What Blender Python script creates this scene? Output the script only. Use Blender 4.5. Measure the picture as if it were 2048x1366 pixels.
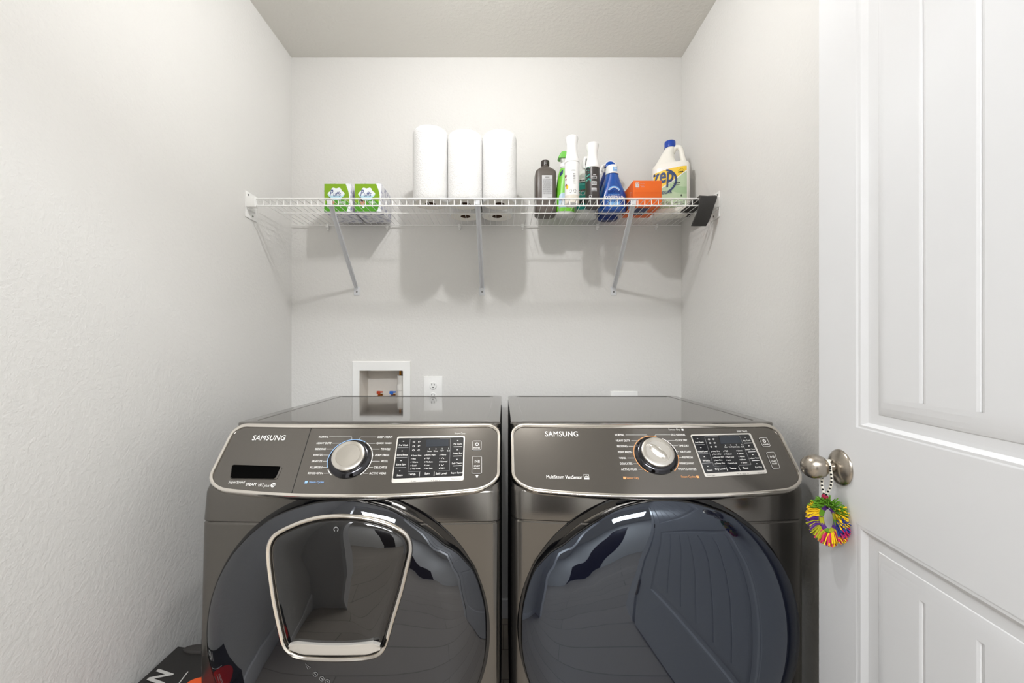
import bpy, bmesh, math, random
from mathutils import Vector, Matrix, noise
from math import sin, cos, pi, sqrt, radians as R

for o in list(bpy.data.objects): bpy.data.objects.remove(o)
S = bpy.context.scene
COL = S.collection
F = 845.0           # focal length in pixels of the 2048 px wide frame
CZ = 1.17           # eye height
VX, VY = 1007.0, 700.0

# ------------------------------------------------------------------ camera
cam = bpy.data.cameras.new('camera'); cam.sensor_width = 36.0; cam.lens = F/2048*36
cam.shift_x = (1024-VX)/2048; cam.shift_y = (VY-683)/2048
cam.clip_start = .01
camo = bpy.data.objects.new('camera', cam); COL.objects.link(camo)
camo.location = (0, 0, CZ); camo.rotation_euler = (pi/2, 0, 0)
S.camera = camo

# ------------------------------------------------------------------ world, light, exposure
S.view_settings.view_transform = 'Standard'; S.view_settings.look = 'None'
S.view_settings.gamma = 1; S.view_settings.use_curve_mapping = False
S.view_settings.exposure = 0.0
W = bpy.data.worlds.new('world'); S.world = W; W.use_nodes = True
W.node_tree.nodes['Background'].inputs[0].default_value = (.9, .95, 1, 1)
W.node_tree.nodes['Background'].inputs[1].default_value = .3
BULB_POWER = 745.0      # emission of the small bulb in the laundry ceiling light
def area(name, loc, rot, sx, sy, power, col):
    l = bpy.data.lights.new(name, 'AREA'); l.shape = 'RECTANGLE'; l.size = sx; l.size_y = sy
    l.energy = power; l.color = col
    o = bpy.data.objects.new(name, l); COL.objects.link(o); o.location = loc; o.rotation_euler = rot
    return o
# unseen fill light added below the hall ceiling, behind the camera
area('hall_fill_light', (0, -1.15, 2.44), (0, 0, 0), 1.2, .6, 104, (.95, .972, 1))

# ------------------------------------------------------------------ materials
def lin(c):
    c = c/255
    return c/12.92 if c <= .04045 else ((c+.055)/1.055)**2.4
def rgb(h):
    h = h.lstrip('#'); return tuple(lin(int(h[i:i+2], 16)) for i in (0, 2, 4)) + (1,)
M = {}
def mat(name, col, rough=.5, metal=0., ior=1.45, coat=0., bump=None, emit=None, trans=0., sub=0., aniso=0.):
    m = bpy.data.materials.new(name); m.use_nodes = True
    nt = m.node_tree; b = nt.nodes['Principled BSDF']
    b.inputs['Base Color'].default_value = rgb(col); b.inputs['Roughness'].default_value = rough
    b.inputs['Metallic'].default_value = metal; b.inputs['IOR'].default_value = ior
    b.inputs['Coat Weight'].default_value = coat; b.inputs['Coat Roughness'].default_value = .03
    b.inputs['Transmission Weight'].default_value = trans
    if sub:
        b.inputs['Subsurface Weight'].default_value = sub; b.inputs['Subsurface Radius'].default_value = (.01, .01, .01)
    if emit:
        b.inputs['Emission Color'].default_value = emit[0]; b.inputs['Emission Strength'].default_value = emit[1]
    if bump:
        tc = nt.nodes.new('ShaderNodeTexCoord'); n = nt.nodes.new('ShaderNodeTexNoise')
        n.inputs['Scale'].default_value = bump[0]; n.inputs['Detail'].default_value = bump[3] if len(bump) > 3 else 3
        bp = nt.nodes.new('ShaderNodeBump'); bp.inputs['Strength'].default_value = bump[1]; bp.inputs['Distance'].default_value = bump[2]
        nt.links.new(tc.outputs['Object'], n.inputs['Vector']); nt.links.new(n.outputs['Fac'], bp.inputs['Height'])
        nt.links.new(bp.outputs['Normal'], b.inputs['Normal'])
    M[name] = m
    return m

def plaster(name, col, scale, strength, dist):
    """orange-peel / light knockdown plaster: clipped noise blobs with fine grit"""
    m = mat(name, col, .85)
    nt = m.node_tree; b = nt.nodes['Principled BSDF']
    tc = nt.nodes.new('ShaderNodeTexCoord')
    mp = nt.nodes.new('ShaderNodeMapping'); nt.links.new(tc.outputs['Object'], mp.inputs['Vector'])
    n1 = nt.nodes.new('ShaderNodeTexNoise'); n1.inputs['Scale'].default_value = scale
    n1.inputs['Detail'].default_value = 4; n1.inputs['Roughness'].default_value = .55; n1.inputs['Distortion'].default_value = .25
    rp = nt.nodes.new('ShaderNodeValToRGB'); rp.color_ramp.elements[0].position = .40; rp.color_ramp.elements[1].position = .66
    n2 = nt.nodes.new('ShaderNodeTexNoise'); n2.inputs['Scale'].default_value = scale*3.5; n2.inputs['Detail'].default_value = 2
    mx = nt.nodes.new('ShaderNodeMath'); mx.operation = 'MULTIPLY_ADD'; mx.inputs[1].default_value = .35
    nt.links.new(mp.outputs[0], n1.inputs['Vector']); nt.links.new(mp.outputs[0], n2.inputs['Vector'])
    nt.links.new(n1.outputs['Fac'], rp.inputs[0]); nt.links.new(n2.outputs['Fac'], mx.inputs[0]); nt.links.new(rp.outputs[0], mx.inputs[2])
    bp = nt.nodes.new('ShaderNodeBump'); bp.inputs['Strength'].default_value = strength; bp.inputs['Distance'].default_value = dist
    nt.links.new(mx.outputs[0], bp.inputs['Height']); nt.links.new(bp.outputs['Normal'], b.inputs['Normal'])
    return m
plaster('wall_paint', '#E1E0DD', 105, .38, .0012)
plaster('ceiling_paint', '#DCDAD4', 75, .4, .0012)
mat('trim_white', '#EDEDEE', .35, ior=1.45)
mat('door_white', '#E9EAEC', .38, bump=(700, .05, .0005))
mat('floor_vinyl', '#8d8378', .45)
mat('dark_wood', '#2a211c', .35)
mat('carpet_hall', '#8f8a84', .95, bump=(500, .5, .002))
# appliances
def brushed(name, col, rough, metal, sx, sz, strength=.04, ior=1.5):
    m = mat(name, col, rough, metal, ior)
    nt = m.node_tree; b = nt.nodes['Principled BSDF']
    tc = nt.nodes.new('ShaderNodeTexCoord'); mp = nt.nodes.new('ShaderNodeMapping')
    mp.inputs['Scale'].default_value = (sx, sx, sz)
    n = nt.nodes.new('ShaderNodeTexNoise'); n.inputs['Scale'].default_value = 1; n.inputs['Detail'].default_value = 2
    nt.links.new(tc.outputs['Object'], mp.inputs[0]); nt.links.new(mp.outputs[0], n.inputs['Vector'])
    bp = nt.nodes.new('ShaderNodeBump'); bp.inputs['Strength'].default_value = strength; bp.inputs['Distance'].default_value = .0004
    nt.links.new(n.outputs['Fac'], bp.inputs['Height']); nt.links.new(bp.outputs['Normal'], b.inputs['Normal'])
    return m
brushed('body_steel', '#716e6a', .17, .9, 6, 700, .12)
brushed('top_steel', '#84817d', .07, .92, 3, 3, .03)
mat('panel_face', '#6d6964', .16, .75, 1.5, coat=.25)
mat('side_dark', '#141414', .4)
mat('chrome', '#ece7e0', .13, 1.0)
mat('chrome_soft', '#dcd8d1', .24, 1.0)
mat('silver_trim', '#d9d5ce', .35, .45)
mat('chrome_dark', '#4a4a4e', .08, 1.0)
mat('black_gloss', '#050507', .06, 0, 1.6)
mat('black_plastic', '#0b0b0b', .35)
mat('door_glass', '#090c1a', .025, 0, 1.95)
mat('lid_glass', '#08090c', .02, 0, 1.8)
mat('door_glass_grey', '#090a12', .025, 0, 1.95)
M['door_glass_grey'].node_tree.nodes['Principled BSDF'].inputs['Specular Tint'].default_value = (.9, .94, 1, 1)
M['door_glass'].node_tree.nodes['Principled BSDF'].inputs['Specular Tint'].default_value = (.78, .88, 1, 1)
mat('display_glass', '#1b1c1f', .06, 0, 1.7)
mat('recess_black', '#020202', .75, 0, 1.12)
mat('lcd', '#30343a', .12)
mat('print_white', '#e6e4e0', .5)
mat('print_blue', '#8fb6e6', .5)
mat('print_orange', '#d99a63', .5)
mat('print_grey', '#8a8a8a', .5)
# wall fittings and shelf
mat('plastic_white', '#f1f1ef', .35)
mat('plastic_box', '#e3ded6', .5)
mat('slot_black', '#1a1a1a', .6)
mat('valve_red', '#b4401f', .4); mat('valve_blue', '#1f63c0', .4); mat('brass', '#b5792c', .3, 1)
mat('pvc', '#e9e6e0', .4)
mat('wire_white', '#f4f4f2', .35)
mat('brace_white', '#dfe1e4', .35)
mat('screw', '#8d8d8d', .35, 1)
mat('black_foam', '#383736', .75, bump=(350, .3, .001))
# shelf goods
mat('towel_white', '#f0f0ef', .8, bump=(260, .9, .003))
mat('towel_end', '#f4f1ea', .9, bump=(400, .5, .002))
mat('cardboard', '#5c4636', .9)
mat('puffs_green', '#83ad1c', .35); mat('puffs_green_dark', '#4f9a1e', .35); mat('puffs_light', '#b7d557', .35)
mat('cloud_white', '#f2f7fb', .4); mat('cloud_blue', '#bfe3f2', .4)
mat('ink_blue', '#27458a', .5); mat('skin', '#c98f74', .6); mat('hair_dark', '#33211a', .6)
mat('navy', '#1c3566', .4)
mat('brown_plastic', '#57504a', .38); mat('brown_cap', '#2e2622', .3)
mat('label_grey', '#cfcfd1', .5)
mat('lime', '#79cf3c', .35); mat('lime_head', '#74c653', .35); mat('clear_frost', '#d8d9d6', .3); mat('label_blue', '#b9d2e6', .4)
mat('bottle_white', '#f6f6f5', .25); mat('bottle_cream', '#e2dccf', .35)
mat('teal', '#1f9a8f', .35); mat('maroon', '#7c2626', .4)
mat('charcoal', '#3b3634', .35); mat('mint', '#8fc8b8', .4)
mat('dawn_blue', '#1450a8', .12, 0, 1.45, coat=.5); mat('dawn_cap', '#0f4fae', .25); mat('dawn_light', '#7fb6ea', .4); mat('dawn_deep', '#0c2f7a', .15)
mat('orange_card', '#ea6a1c', .45); mat('red_card', '#b8321f', .45)
mat('jug_white', '#f5f3ea', .35); mat('cap_blue', '#1d47ad', .3)
mat('zep_yellow', '#f6cf3a', .4); mat('zep_green', '#b9cfac', .4); mat('zep_green2', '#a3c197', .4)
# door hardware, charm, box
brushed('nickel', '#aea69b', .26, 1.0, 300, 300, .03)
for n_, c_ in (('yarn_yellow', '#efc419'), ('yarn_green', '#5b8f1e'), ('yarn_magenta', '#c4215f'), ('yarn_blue', '#27408f'), ('yarn_purple', '#56287e'), ('cord_cream', '#e9e5d8'), ('bead_red', '#9c2340'), ('bead_black', '#1b1b1b'), ('yarn_olive', '#a9a722')):
    mat(n_, c_, .85)
mat('box_black', '#2a2827', .4); mat('box_flap', '#3d3a38', .6); mat('box_red', '#b01a16', .35); mat('box_orange', '#f0602a', .4); mat('foil', '#d6d4cf', .3, .1)
mat('lamp_white', '#eeeeee', .4)
mat('bulb', '#ffffff', .5, emit=((.99, .98, .98, 1), BULB_POWER))

# floor: planks
def floor_nodes(m):
    nt = m.node_tree; b = nt.nodes['Principled BSDF']
    tc = nt.nodes.new('ShaderNodeTexCoord'); br = nt.nodes.new('ShaderNodeTexBrick')
    br.inputs['Color1'].default_value = rgb('#b0a79b'); br.inputs['Color2'].default_value = rgb('#a89f93'); br.inputs['Mortar'].default_value = rgb('#7d756b')
    br.inputs['Scale'].default_value = 1; br.inputs['Brick Width'].default_value = 1.2; br.inputs['Row Height'].default_value = .15; br.inputs['Mortar Size'].default_value = .002
    nt.links.new(tc.outputs['Object'], br.inputs[0]); nt.links.new(br.outputs[0], b.inputs['Base Color'])
floor_nodes(M['floor_vinyl'])

# ------------------------------------------------------------------ mesh helpers
class MB:
    def __init__(s): s.v = []; s.f = []; s.m = []
    def add(s, vs, fs, m=0):
        b = len(s.v); s.v += [Vector(p) for p in vs]
        s.f += [tuple(i+b for i in f) for f in fs]; s.m += [m]*len(fs)
        return s
    def box(s, x0, x1, y0, y1, z0, z1, m=0):
        v = [(x, y, z) for x in (x0, x1) for y in (y0, y1) for z in (z0, z1)]
        return s.add(v, [(0, 1, 3, 2), (4, 6, 7, 5), (0, 4, 5, 1), (2, 3, 7, 6), (0, 2, 6, 4), (1, 5, 7, 3)], m)
    def rbox(s, x0, x1, y0, y1, z0, z1, r=.003, m=0):
        bm = bmesh.new(); bmesh.ops.create_cube(bm, size=1)
        for v in bm.verts:
            v.co = Vector(((x0+x1)/2+v.co.x*(x1-x0), (y0+y1)/2+v.co.y*(y1-y0), (z0+z1)/2+v.co.z*(z1-z0)))
        bmesh.ops.bevel(bm, geom=bm.edges[:], offset=r, segments=3, profile=.5, affect='EDGES')
        bm.verts.index_update()
        s.add([v.co.copy() for v in bm.verts], [tuple(v.index for v in f.verts) for f in bm.faces], m); bm.free()
        return s
    def grid(s, fn, nu, nv, m=0, closed=False, mf=None):
        vs = [fn(i/nu, j/nv) for j in range(nv+1) for i in range(nu+(0 if closed else 1))]
        w = nu if closed else nu+1
        fs = []; ms = []
        for j in range(nv):
            for i in range(nu):
                a = j*w+i; b_ = j*w+(i+1) % w
                fs.append((a, b_, b_+w, a+w)); ms.append(mf((i+.5)/nu, (j+.5)/nv) if mf else m)
        b = len(s.v); s.v += [Vector(p) for p in vs]; s.f += [tuple(i+b for i in f) for f in fs]; s.m += ms
        return s
    def loft(s, rings, m=0, cap0=True, cap1=True):
        n = len(rings[0]); vs = [p for r_ in rings for p in r_]; fs = []
        for j in range(len(rings)-1):
            for i in range(n):
                k = (i+1) % n
                fs.append((j*n+i, j*n+k, (j+1)*n+k, (j+1)*n+i))
        if cap0: fs.append(tuple(range(n))[::-1])
        if cap1: fs.append(tuple((len(rings)-1)*n+i for i in range(n)))
        return s.add(vs, fs, m)
    def lathe(s, prof, c=(0, 0, 0), n=32, axis=(0, 0, 1), m=0, cap=True):
        ax = Vector(axis).normalized(); q = ax.to_track_quat('Z', 'Y'); c = Vector(c)
        rings = [[c + q @ Vector((r_*cos(2*pi*i/n), r_*sin(2*pi*i/n), h)) for i in range(n)] for r_, h in prof]
        return s.loft(rings, m, cap, cap)
    def tube(s, pts, r=.002, n=8, m=0, closed=False, rr=None):
        pts = [Vector(p) for p in pts]; N = len(pts)
        if N < 2: return s
        rings = []; up = None
        for i, p in enumerate(pts):
            a = pts[(i-1) % N] if (i > 0 or closed) else p
            b = pts[(i+1) % N] if (i < N-1 or closed) else p
            t = (b-a).normalized()
            if up is None:
                up = Vector((0, 0, 1)) if abs(t.z) < .9 else Vector((1, 0, 0))
            x = t.cross(up)
            if x.length < 1e-6: x = t.orthogonal()
            x.normalize(); y = x.cross(t).normalized(); up = y
            q = rr[i] if rr else r
            rings.append([p + x*q*cos(2*pi*k/n) + y*q*sin(2*pi*k/n) for k in range(n)])
        if closed: rings.append(rings[0])
        return s.loft(rings, m, not closed, not closed)
    def ball(s, c, r, m=0, n=12, sc=(1, 1, 1), q=None):
        c = Vector(c); prof = []
        rings = []
        for j in range(1, n):
            a = pi*j/n
            rg = []
            for i in range(n*2):
                v = Vector((r*sin(a)*cos(pi*i/n)*sc[0], r*sin(a)*sin(pi*i/n)*sc[1], -r*cos(a)*sc[2]))
                if q: v = q @ v
                rg.append(c+v)
            rings.append(rg)
        return s.loft(rings, m)
    def map(s, fn): s.v = [Vector(fn(p)) for p in s.v]; return s

def worldpos(o):
    p = Vector((0, 0, 0))
    while o: p += o.location; o = o.parent
    return p
def obj(name, mb, mats, parent=None, smooth=35, world=True):
    me = bpy.data.meshes.new(name)
    off = worldpos(parent) if (parent and world) else Vector((0, 0, 0))
    me.from_pydata([tuple(v-off) for v in mb.v], [], mb.f)
    if isinstance(mats, str): mats = [mats]
    for k in mats: me.materials.append(M[k])
    if len(mats) > 1:
        for p, i in zip(me.polygons, mb.m): p.material_index = i
    me.update(); me.validate()
    bm = bmesh.new(); bm.from_mesh(me); bmesh.ops.recalc_face_normals(bm, faces=bm.faces[:]) if smooth is not None else None
    bm.to_mesh(me); bm.free()
    if smooth:
        me.shade_smooth(); me.set_sharp_from_angle(angle=R(smooth))
    o = bpy.data.objects.new(name, me); COL.objects.link(o)
    if parent: o.parent = parent
    return o
def tag(o, label, cat, group=None):
    o['label'] = label; o['category'] = cat
    if group: o['group'] = group
    return o
def thing(name, loc, label, cat, group=None):
    o = bpy.data.objects.new(name, None); COL.objects.link(o); o.location = loc; o.empty_display_size = .05
    return tag(o, label, cat, group)
def struct(name, mb, mats, parent=None, smooth=None):
    o = obj(name, mb, mats, parent, smooth)
    if not parent: o['kind'] = 'structure'
    return o
def dup(root, loc, label, group=None, rz=0):
    r_ = root.copy(); COL.objects.link(r_); r_.location = loc; r_.rotation_euler.z = rz; r_['label'] = label
    if group: r_['group'] = group
    for ch in list(root.children):
        c = ch.copy(); COL.objects.link(c); c.parent = r_
        for g in list(ch.children):
            d = g.copy(); COL.objects.link(d); d.parent = c
    return r_

# built-in font lettering -> flat outlines
_tc = {}
def glyphs(txt, bold=0., shear=0., sp=1.):
    """returns verts normalised so that x: 0..w (w = width / cap height), y: 0..1 ; and faces"""
    key = (txt, bold, shear, sp)
    if key in _tc: return _tc[key]
    cu = bpy.data.curves.new('t', 'FONT'); cu.body = txt; cu.offset = bold; cu.shear = shear; cu.space_character = sp
    cu.resolution_u = 3; cu.fill_mode = 'BOTH'
    o = bpy.data.objects.new('t', cu); COL.objects.link(o)
    dg = bpy.context.evaluated_depsgraph_get(); dg.update()
    me = bpy.data.meshes.new_from_object(o.evaluated_get(dg))
    vs = [v.co.copy() for v in me.vertices]; fs = [tuple(p.vertices) for p in me.polygons]
    bpy.data.objects.remove(o); bpy.data.curves.remove(cu); bpy.data.meshes.remove(me)
    _tc[key] = (vs, fs)
    return _tc[key]
def text(mb, txt, fn, u0, u1, v0, v1, m=0, bold=0., shear=0., sp=1.):
    """fit the lettering into the box [u0,u1]x[v0,v1] of the surface fn(u,v)"""
    vs, fs = glyphs(txt, 0., shear, sp)
    if not vs: return
    bold *= .6; ax = min(v.x for v in vs); bx = max(v.x for v in vs); ay = min(v.y for v in vs); by = max(v.y for v in vs)
    wf, hf = bx-ax+2*bold, by-ay+2*bold          # heavier strokes by shifted copies of the outline
    p_ = Vector(fn((u0+u1)/2, (v0+v1)/2)); nn = (Vector(fn(u0*.4+u1*.6, (v0+v1)/2))-p_).cross(Vector(fn((u0+u1)/2, v0*.4+v1*.6))-p_)
    nn = nn.normalized() if nn.length > 1e-14 else Vector((0, 0, 0))
    for kk, (ox, oy) in enumerate(((-bold, -bold), (bold, bold), (bold, -bold), (-bold, bold)) if bold else ((0, 0),)):
        mb.add([Vector(nn*.00005*kk)+Vector(fn(u0+(u1-u0)*(v.x-ax+ox+bold)/wf, v0+(v1-v0)*(v.y-ay+oy+bold)/max(hf, 1e-6))) for v in vs], fs, m)
def strip(mb, pts, w, fn, m=0, closed=False):
    """flat line of width w along 2D points on the surface fn"""
    N = len(pts); L = []; Rr = []
    for i in range(N):
        a = Vector(pts[(i-1) % N] if (i > 0 or closed) else pts[i]); b = Vector(pts[(i+1) % N] if (i < N-1 or closed) else pts[i])
        t = b-a
        if t.length < 1e-9: t = Vector((1, 0))
        t.normalize(); n = Vector((-t.y, t.x))*w/2; p = Vector(pts[i])
        L.append(fn(*(p+n))); Rr.append(fn(*(p-n)))
    fs = [(i, (i+1) % N, N+(i+1) % N, N+i) for i in range(N if closed else N-1)]
    mb.add(L+Rr, fs, m)
def rrect(x0, x1, y0, y1, r, n=5):
    pts = []
    for cx, cy, a in ((x1-r, y1-r, 0), (x0+r, y1-r, 90), (x0+r, y0+r, 180), (x1-r, y0+r, 270)):
        for k in range(n+1):
            t = R(a+90*k/n); pts.append((cx+r*cos(t), cy+r*sin(t)))
    return pts
def bil(q, u, v):
    a, b, c, d = [Vector(p) for p in q]   # TL, TR, BR, BL ; v down
    return (a*(1-u)+b*u)*(1-v) + (d*(1-u)+c*u)*v
def sellipse(cx, cy, z, hx, hy, n=2., N=48):
    out = []
    for i in range(N):
        t = 2*pi*i/N; c, s_ = cos(t), sin(t)
        out.append((cx + hx*math.copysign(abs(c)**(2/n), c), cy + hy*math.copysign(abs(s_)**(2/n), s_), z))
    return out
class Body:
    """a bottle: sections (z, hx, hy, n, ox)"""
    def __init__(s, secs, N=48):
        s.secs = [tuple(q)+(2., 0.)[len(q)-3:] if len(q) < 5 else q for q in secs]; s.N = N
    def mesh(s, mb=None, m=0):
        mb = mb or MB()
        return mb.loft([sellipse(q[4], 0, q[0], q[1], q[2], q[3], s.N) for q in s.secs], m)
    def at(s, z):
        qs = s.secs
        for a, b in zip(qs, qs[1:]):
            if a[0] <= z <= b[0] and b[0] > a[0]:
                t = (z-a[0])/(b[0]-a[0]); return [a[i]*(1-t)+b[i]*t for i in range(5)]
        return list(qs[-1] if z > qs[-1][0] else qs[0])
    def front(s, x, z, off=.0006):
        q = s.at(z); k = min(1, abs(x-q[4])/q[1]); return Vector((x, -q[2]*max(0, 1-k**q[3])**(1/q[3])-off, z))
    def around(s, a, z, off=.0006):
        """a: angle from the front (-y), radians, positive to +x"""
        q = s.at(z); e = 2/q[3]
        return Vector((q[4]+(q[1]+off)*math.copysign(abs(sin(a))**e, sin(a)), -(q[2]+off)*math.copysign(abs(cos(a))**e, cos(a)), z))

# ================================================================== ROOM
XL, XR, YB, ZC = -.928, .779, 1.85, 2.45
YF = -.02    # inner face of the front wall
# outlet box opening in the back wall
ox0, ox1, oz0, oz1 = -.628, -.438, .925, 1.08
def wallback():
    mb = MB()
    for x0, x1, z0, z1 in ((XL-.1, ox0, 0, ZC), (ox1, XR+.1, 0, ZC), (ox0, ox1, 0, oz0), (ox0, ox1, oz1, ZC)):
        mb.box(x0, x1, YB, YB+.12, z0, z1)
    return mb
struct('wall_back', wallback(), 'wall_paint')
struct('wall_left', MB().box(XL-.12, XL, YF-.12, YB+.12, 0, ZC), 'wall_paint')
struct('wall_right', MB().box(XR, XR+.12, YF-.12, YB+.12, 0, ZC), 'wall_paint')
struct('ceiling', MB().box(-2.6, 2.6, -2.4, YB+.12, ZC, ZC+.1), 'ceiling_paint')
struct('floor', MB().box(-2.6, 2.6, -2.4, YB+.12, -.1, 0), 'floor_vinyl')
# front wall with the door opening (x -.66 .. .575)
DX0, DX1 = -.66, .575
fw = MB().box(-2.5, DX0, YF-.12, YF, 0, ZC).box(DX1, 2.5, YF-.12, YF, 0, ZC).box(DX0, DX1, YF-.12, YF, 2.06, ZC)
struct('wall_front', fw, 'wall_paint')
struct('trim_1', MB().box(DX0, DX0+.02, YF-.125, YF+.005, 0, 2.06).box(DX1-.02, DX1, YF-.125, YF+.005, 0, 2.06).box(DX0, DX1, YF-.125, YF+.005, 2.04, 2.06)
       .box(DX0-.06, DX0, YF-.14, YF-.12, 0, 2.12).box(DX1, DX1+.06, YF-.14, YF-.12, 0, 2.12).box(DX0-.06, DX1+.06, YF-.14, YF-.12, 2.06, 2.12), 'trim_white')
struct('wall_hall_left', MB().box(-2.6, -2.5, -2.4, YF-.12, 0, ZC), 'wall_paint')
struct('wall_hall_right', MB().box(2.5, 2.6, -2.4, YF-.12, 0, ZC), 'wall_paint')
struct('wall_hall_back', MB().box(-2.6, -.55, -2.52, -2.4, 0, ZC).box(.25, 2.6, -2.52, -2.4, 0, ZC).box(-.55, .25, -2.52, -2.4, 2.05, ZC), 'wall_paint')
hd_ = struct('added_dark_door', MB().box(-.55, .25, -2.47, -2.43, .01, 2.05), 'dark_wood')  # unseen, added so the round glass doors reflect a dark column
def base(name, x0, x1, y0, y1):
    struct(name, MB().rbox(x0, x1, y0, y1, 0, .085, .004), 'trim_white', smooth=30)
base('baseboard_back', XL, XR, YB-.014, YB)
base('baseboard_left', XL, XL+.014, YF, YB-.014)
base('baseboard_right', XR-.014, XR, YF, YB-.014)

# ceiling light: white base ring, lamp holder and bare round bulb
LX, LY = -.075, .95
t = thing('ceiling_light', (LX, LY, ZC), 'small white ceiling light with a bare round bulb in the middle of the room', 'lamp')
obj('base_plate', MB().lathe([(.0, 0), (.085, 0), (.088, -.008), (.08, -.016), (.035, -.022), (0, -.022)], (LX, LY, ZC), 40), 'lamp_white', t)
obj('lamp_holder', MB().lathe([(.02, -.02), (.022, -.04), (.018, -.075), (.0, -.075)], (LX, LY, ZC), 24), 'lamp_white', t)
obj('bulb', MB().ball((LX, LY, ZC-.115), .026, n=14), 'bulb', t)

# ================================================================== DOOR
dth = R(7.55)
LT = Vector((.672, .9, 0)); dv = Vector((-sin(dth), -cos(dth), 0)); dn = Vector((-cos(dth), sin(dth), 0))
DW = .885
def dp(u, z, t=0.): return LT + dv*u + dn*t + Vector((0, 0, z))
def door_face(mb, sgn=1):
    """moulded two-panel plank skin; profile: (inset u, inset z, depth)"""
    prof = [(0, 0, 0), (.006, .0025, -.0010), (.012, .0065, -.0010), (.026, .0125, -.0048), (.032, .018, -.0052), (.050, .030, -.0054), (.0515, .0315, -.0046), (.055, .036, -.0034), (.060, .044, -.0020), (.066, .054, -.0010), (.072, .062, -.0007)]
    th = 0.0 if sgn > 0 else -.035
    def pt(u, z, d): return dp(u, z, th+d if sgn > 0 else th-d)
    u0, u1 = .112, DW-.112
    panels = [(u0, u1, 1.026, 1.915), (u0, u1, .235, .848)]
    # stiles and rails as one frame of quads
    us = [0, u0, u1, DW]; zs = [.008, .235, .848, 1.026, 1.915, 2.035]
    for i in range(3):
        for j in range(5):
            if i == 1 and j in (1, 3): continue
            mb.add([pt(us[i], zs[j], 0), pt(us[i+1], zs[j], 0), pt(us[i+1], zs[j+1], 0), pt(us[i], zs[j+1], 0)], [(0, 1, 2, 3)])
    for (a, b, c, d) in panels:
        prev = None
        for iu, iz, dd in prof:
            ring = [pt(a+iu, c+iz, dd), pt(b-iu, c+iz, dd), pt(b-iu, d-iz, dd), pt(a+iu, d-iz, dd)]
            if prev: mb.add(prev+ring, [(k, (k+1) % 4, 4+(k+1) % 4, 4+k) for k in range(4)])
            prev = ring
        iu, iz, dd = prof[-1]
        # plank field with V grooves
        cuts = [a+iu]
        g = [.2575+.0903*k for k in range(7)]
        xs = [(a+iu, dd)]
        for gg in g:
            if a+iu+.02 < gg < b-iu-.02:
                xs += [(gg-.0060, dd), (gg-.0015, dd-.0009), (gg-.0003, dd-.0024), (gg+.0006, dd-.0024), (gg+.0016, dd-.0009), (gg+.0058, dd)]
        xs.append((b-iu, dd))
        for (xa, da), (xb, db) in zip(xs, xs[1:]):
            # grooves run out through the cove edge
            mb.add([pt(xa, c+iz, da), pt(xb, c+iz, db), pt(xb, d-iz, db), pt(xa, d-iz, da)], [(0, 1, 2, 3)])
mb = MB(); door_face(mb); door_face(mb, -1)
for a, b, c, d in (((0, .008), (0, 2.035), 0, 0), ((DW, .008), (DW, 2.035), 0, 0), ((0, .008), (DW, .008), 0, 0), ((0, 2.035), (DW, 2.035), 0, 0)):
    mb.add([dp(*a), dp(*b), dp(*b, -.035), dp(*a, -.035)], [(0, 1, 2, 3)])
dr = thing('door_1', (LT.x, LT.y, 0), 'open white moulded two-panel door with nickel knob', 'door'); dr['kind'] = 'structure'
obj('door_leaf', mb, 'door_white', dr, 25)
# latch plate on the edge
obj('latch_plate', MB().add([dp(-.0006, .91, -.005), dp(-.0006, .97, -.005), dp(-.0006, .97, -.03), dp(-.0006, .91, -.03)], [(0, 1, 2, 3)]), 'nickel', dr, None)
for z in (.2, 1.02, 1.84):
    obj('hinge', MB().lathe([(0, -.045), (.007, -.045), (.007, .045), (0, .045)], dp(DW+.004, z, .004), 16), 'nickel', dr)
kz = .9395; kb = dp(.0715, kz)
kn = thing('door_knob', kb, '', 'knob')
for k in ('label', 'category'): del kn[k]
kn.parent = dr; kn.location = kb-dr.location
obj('rose', MB().lathe([(0, 0), (.0345, 0), (.0352, .0010), (.0350, .0024), (.0338, .0044), (.0310, .0068), (.0270, .0092), (.0220, .0120), (.0170, .0145), (.0120, .0160), (0, .0165)], kb, 48, dn), 'nickel', kn)
obj('knob', MB().lathe([(0, .014), (.0095, .014), (.0085, .021), (.0100, .0255), (.0150, .0285), (.0200, .034), (.0230, .0415), (.0236, .048), (.0222, .056), (.0190, .0625), (.0140, .0675), (.0080, .0705), (.003, .0715), (0, .0717)], kb, 48, dn), 'nickel', kn)

# ------------------------------------------------------------------ pom-pom charm on the knob neck
random.seed(5)
cc = Vector((.6375, .829, .8385)); ce = Vector((.5, -.866, 0)).normalized(); cn = Vector((-.866, -.5, 0))
ch = thing('tassel_charm', cc, 'round colourful yarn tassel charm hanging from the door knob on a beaded cord', 'charm')
neck = kb + dn*.0235
beadpt = cc + Vector((-.002, .006, .0435)); beadpt = cc + Vector((-.004, .004, .0425))
def cord_path(sg):
    pts = []
    # over the neck, down both sides
    for k in range(7):
        a = pi/2 - sg*(k/6)*pi*.55
        pts.append(neck + Vector((0, 0, 1))*.0125*sin(a) + Vector((-dv.x, -dv.y, 0))*(-.0125)*cos(a) + dn*(.000+ (.003*sg)))
    e = pts[-1]
    for k in range(1, 9):
        q = k/8; p = e.lerp(beadpt, q); p += ce*(.006*sg*sin(pi*q)); pts.append(p)
    return pts
for sg in (-1, 1):
    pth = cord_path(sg)
    c_ = obj('beaded_cord', MB().tube(pth, .0027, 8), 'cord_cream', ch)
    bm_ = MB()
    for k in range(4, len(pth)-1):
        p = pth[k].lerp(pth[k+1], .2)
        bm_.ball(p+Vector((-.0016, -.0019, 0)), .0019, n=6)
    obj('dark_beads', bm_, 'bead_black', c_)
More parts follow.
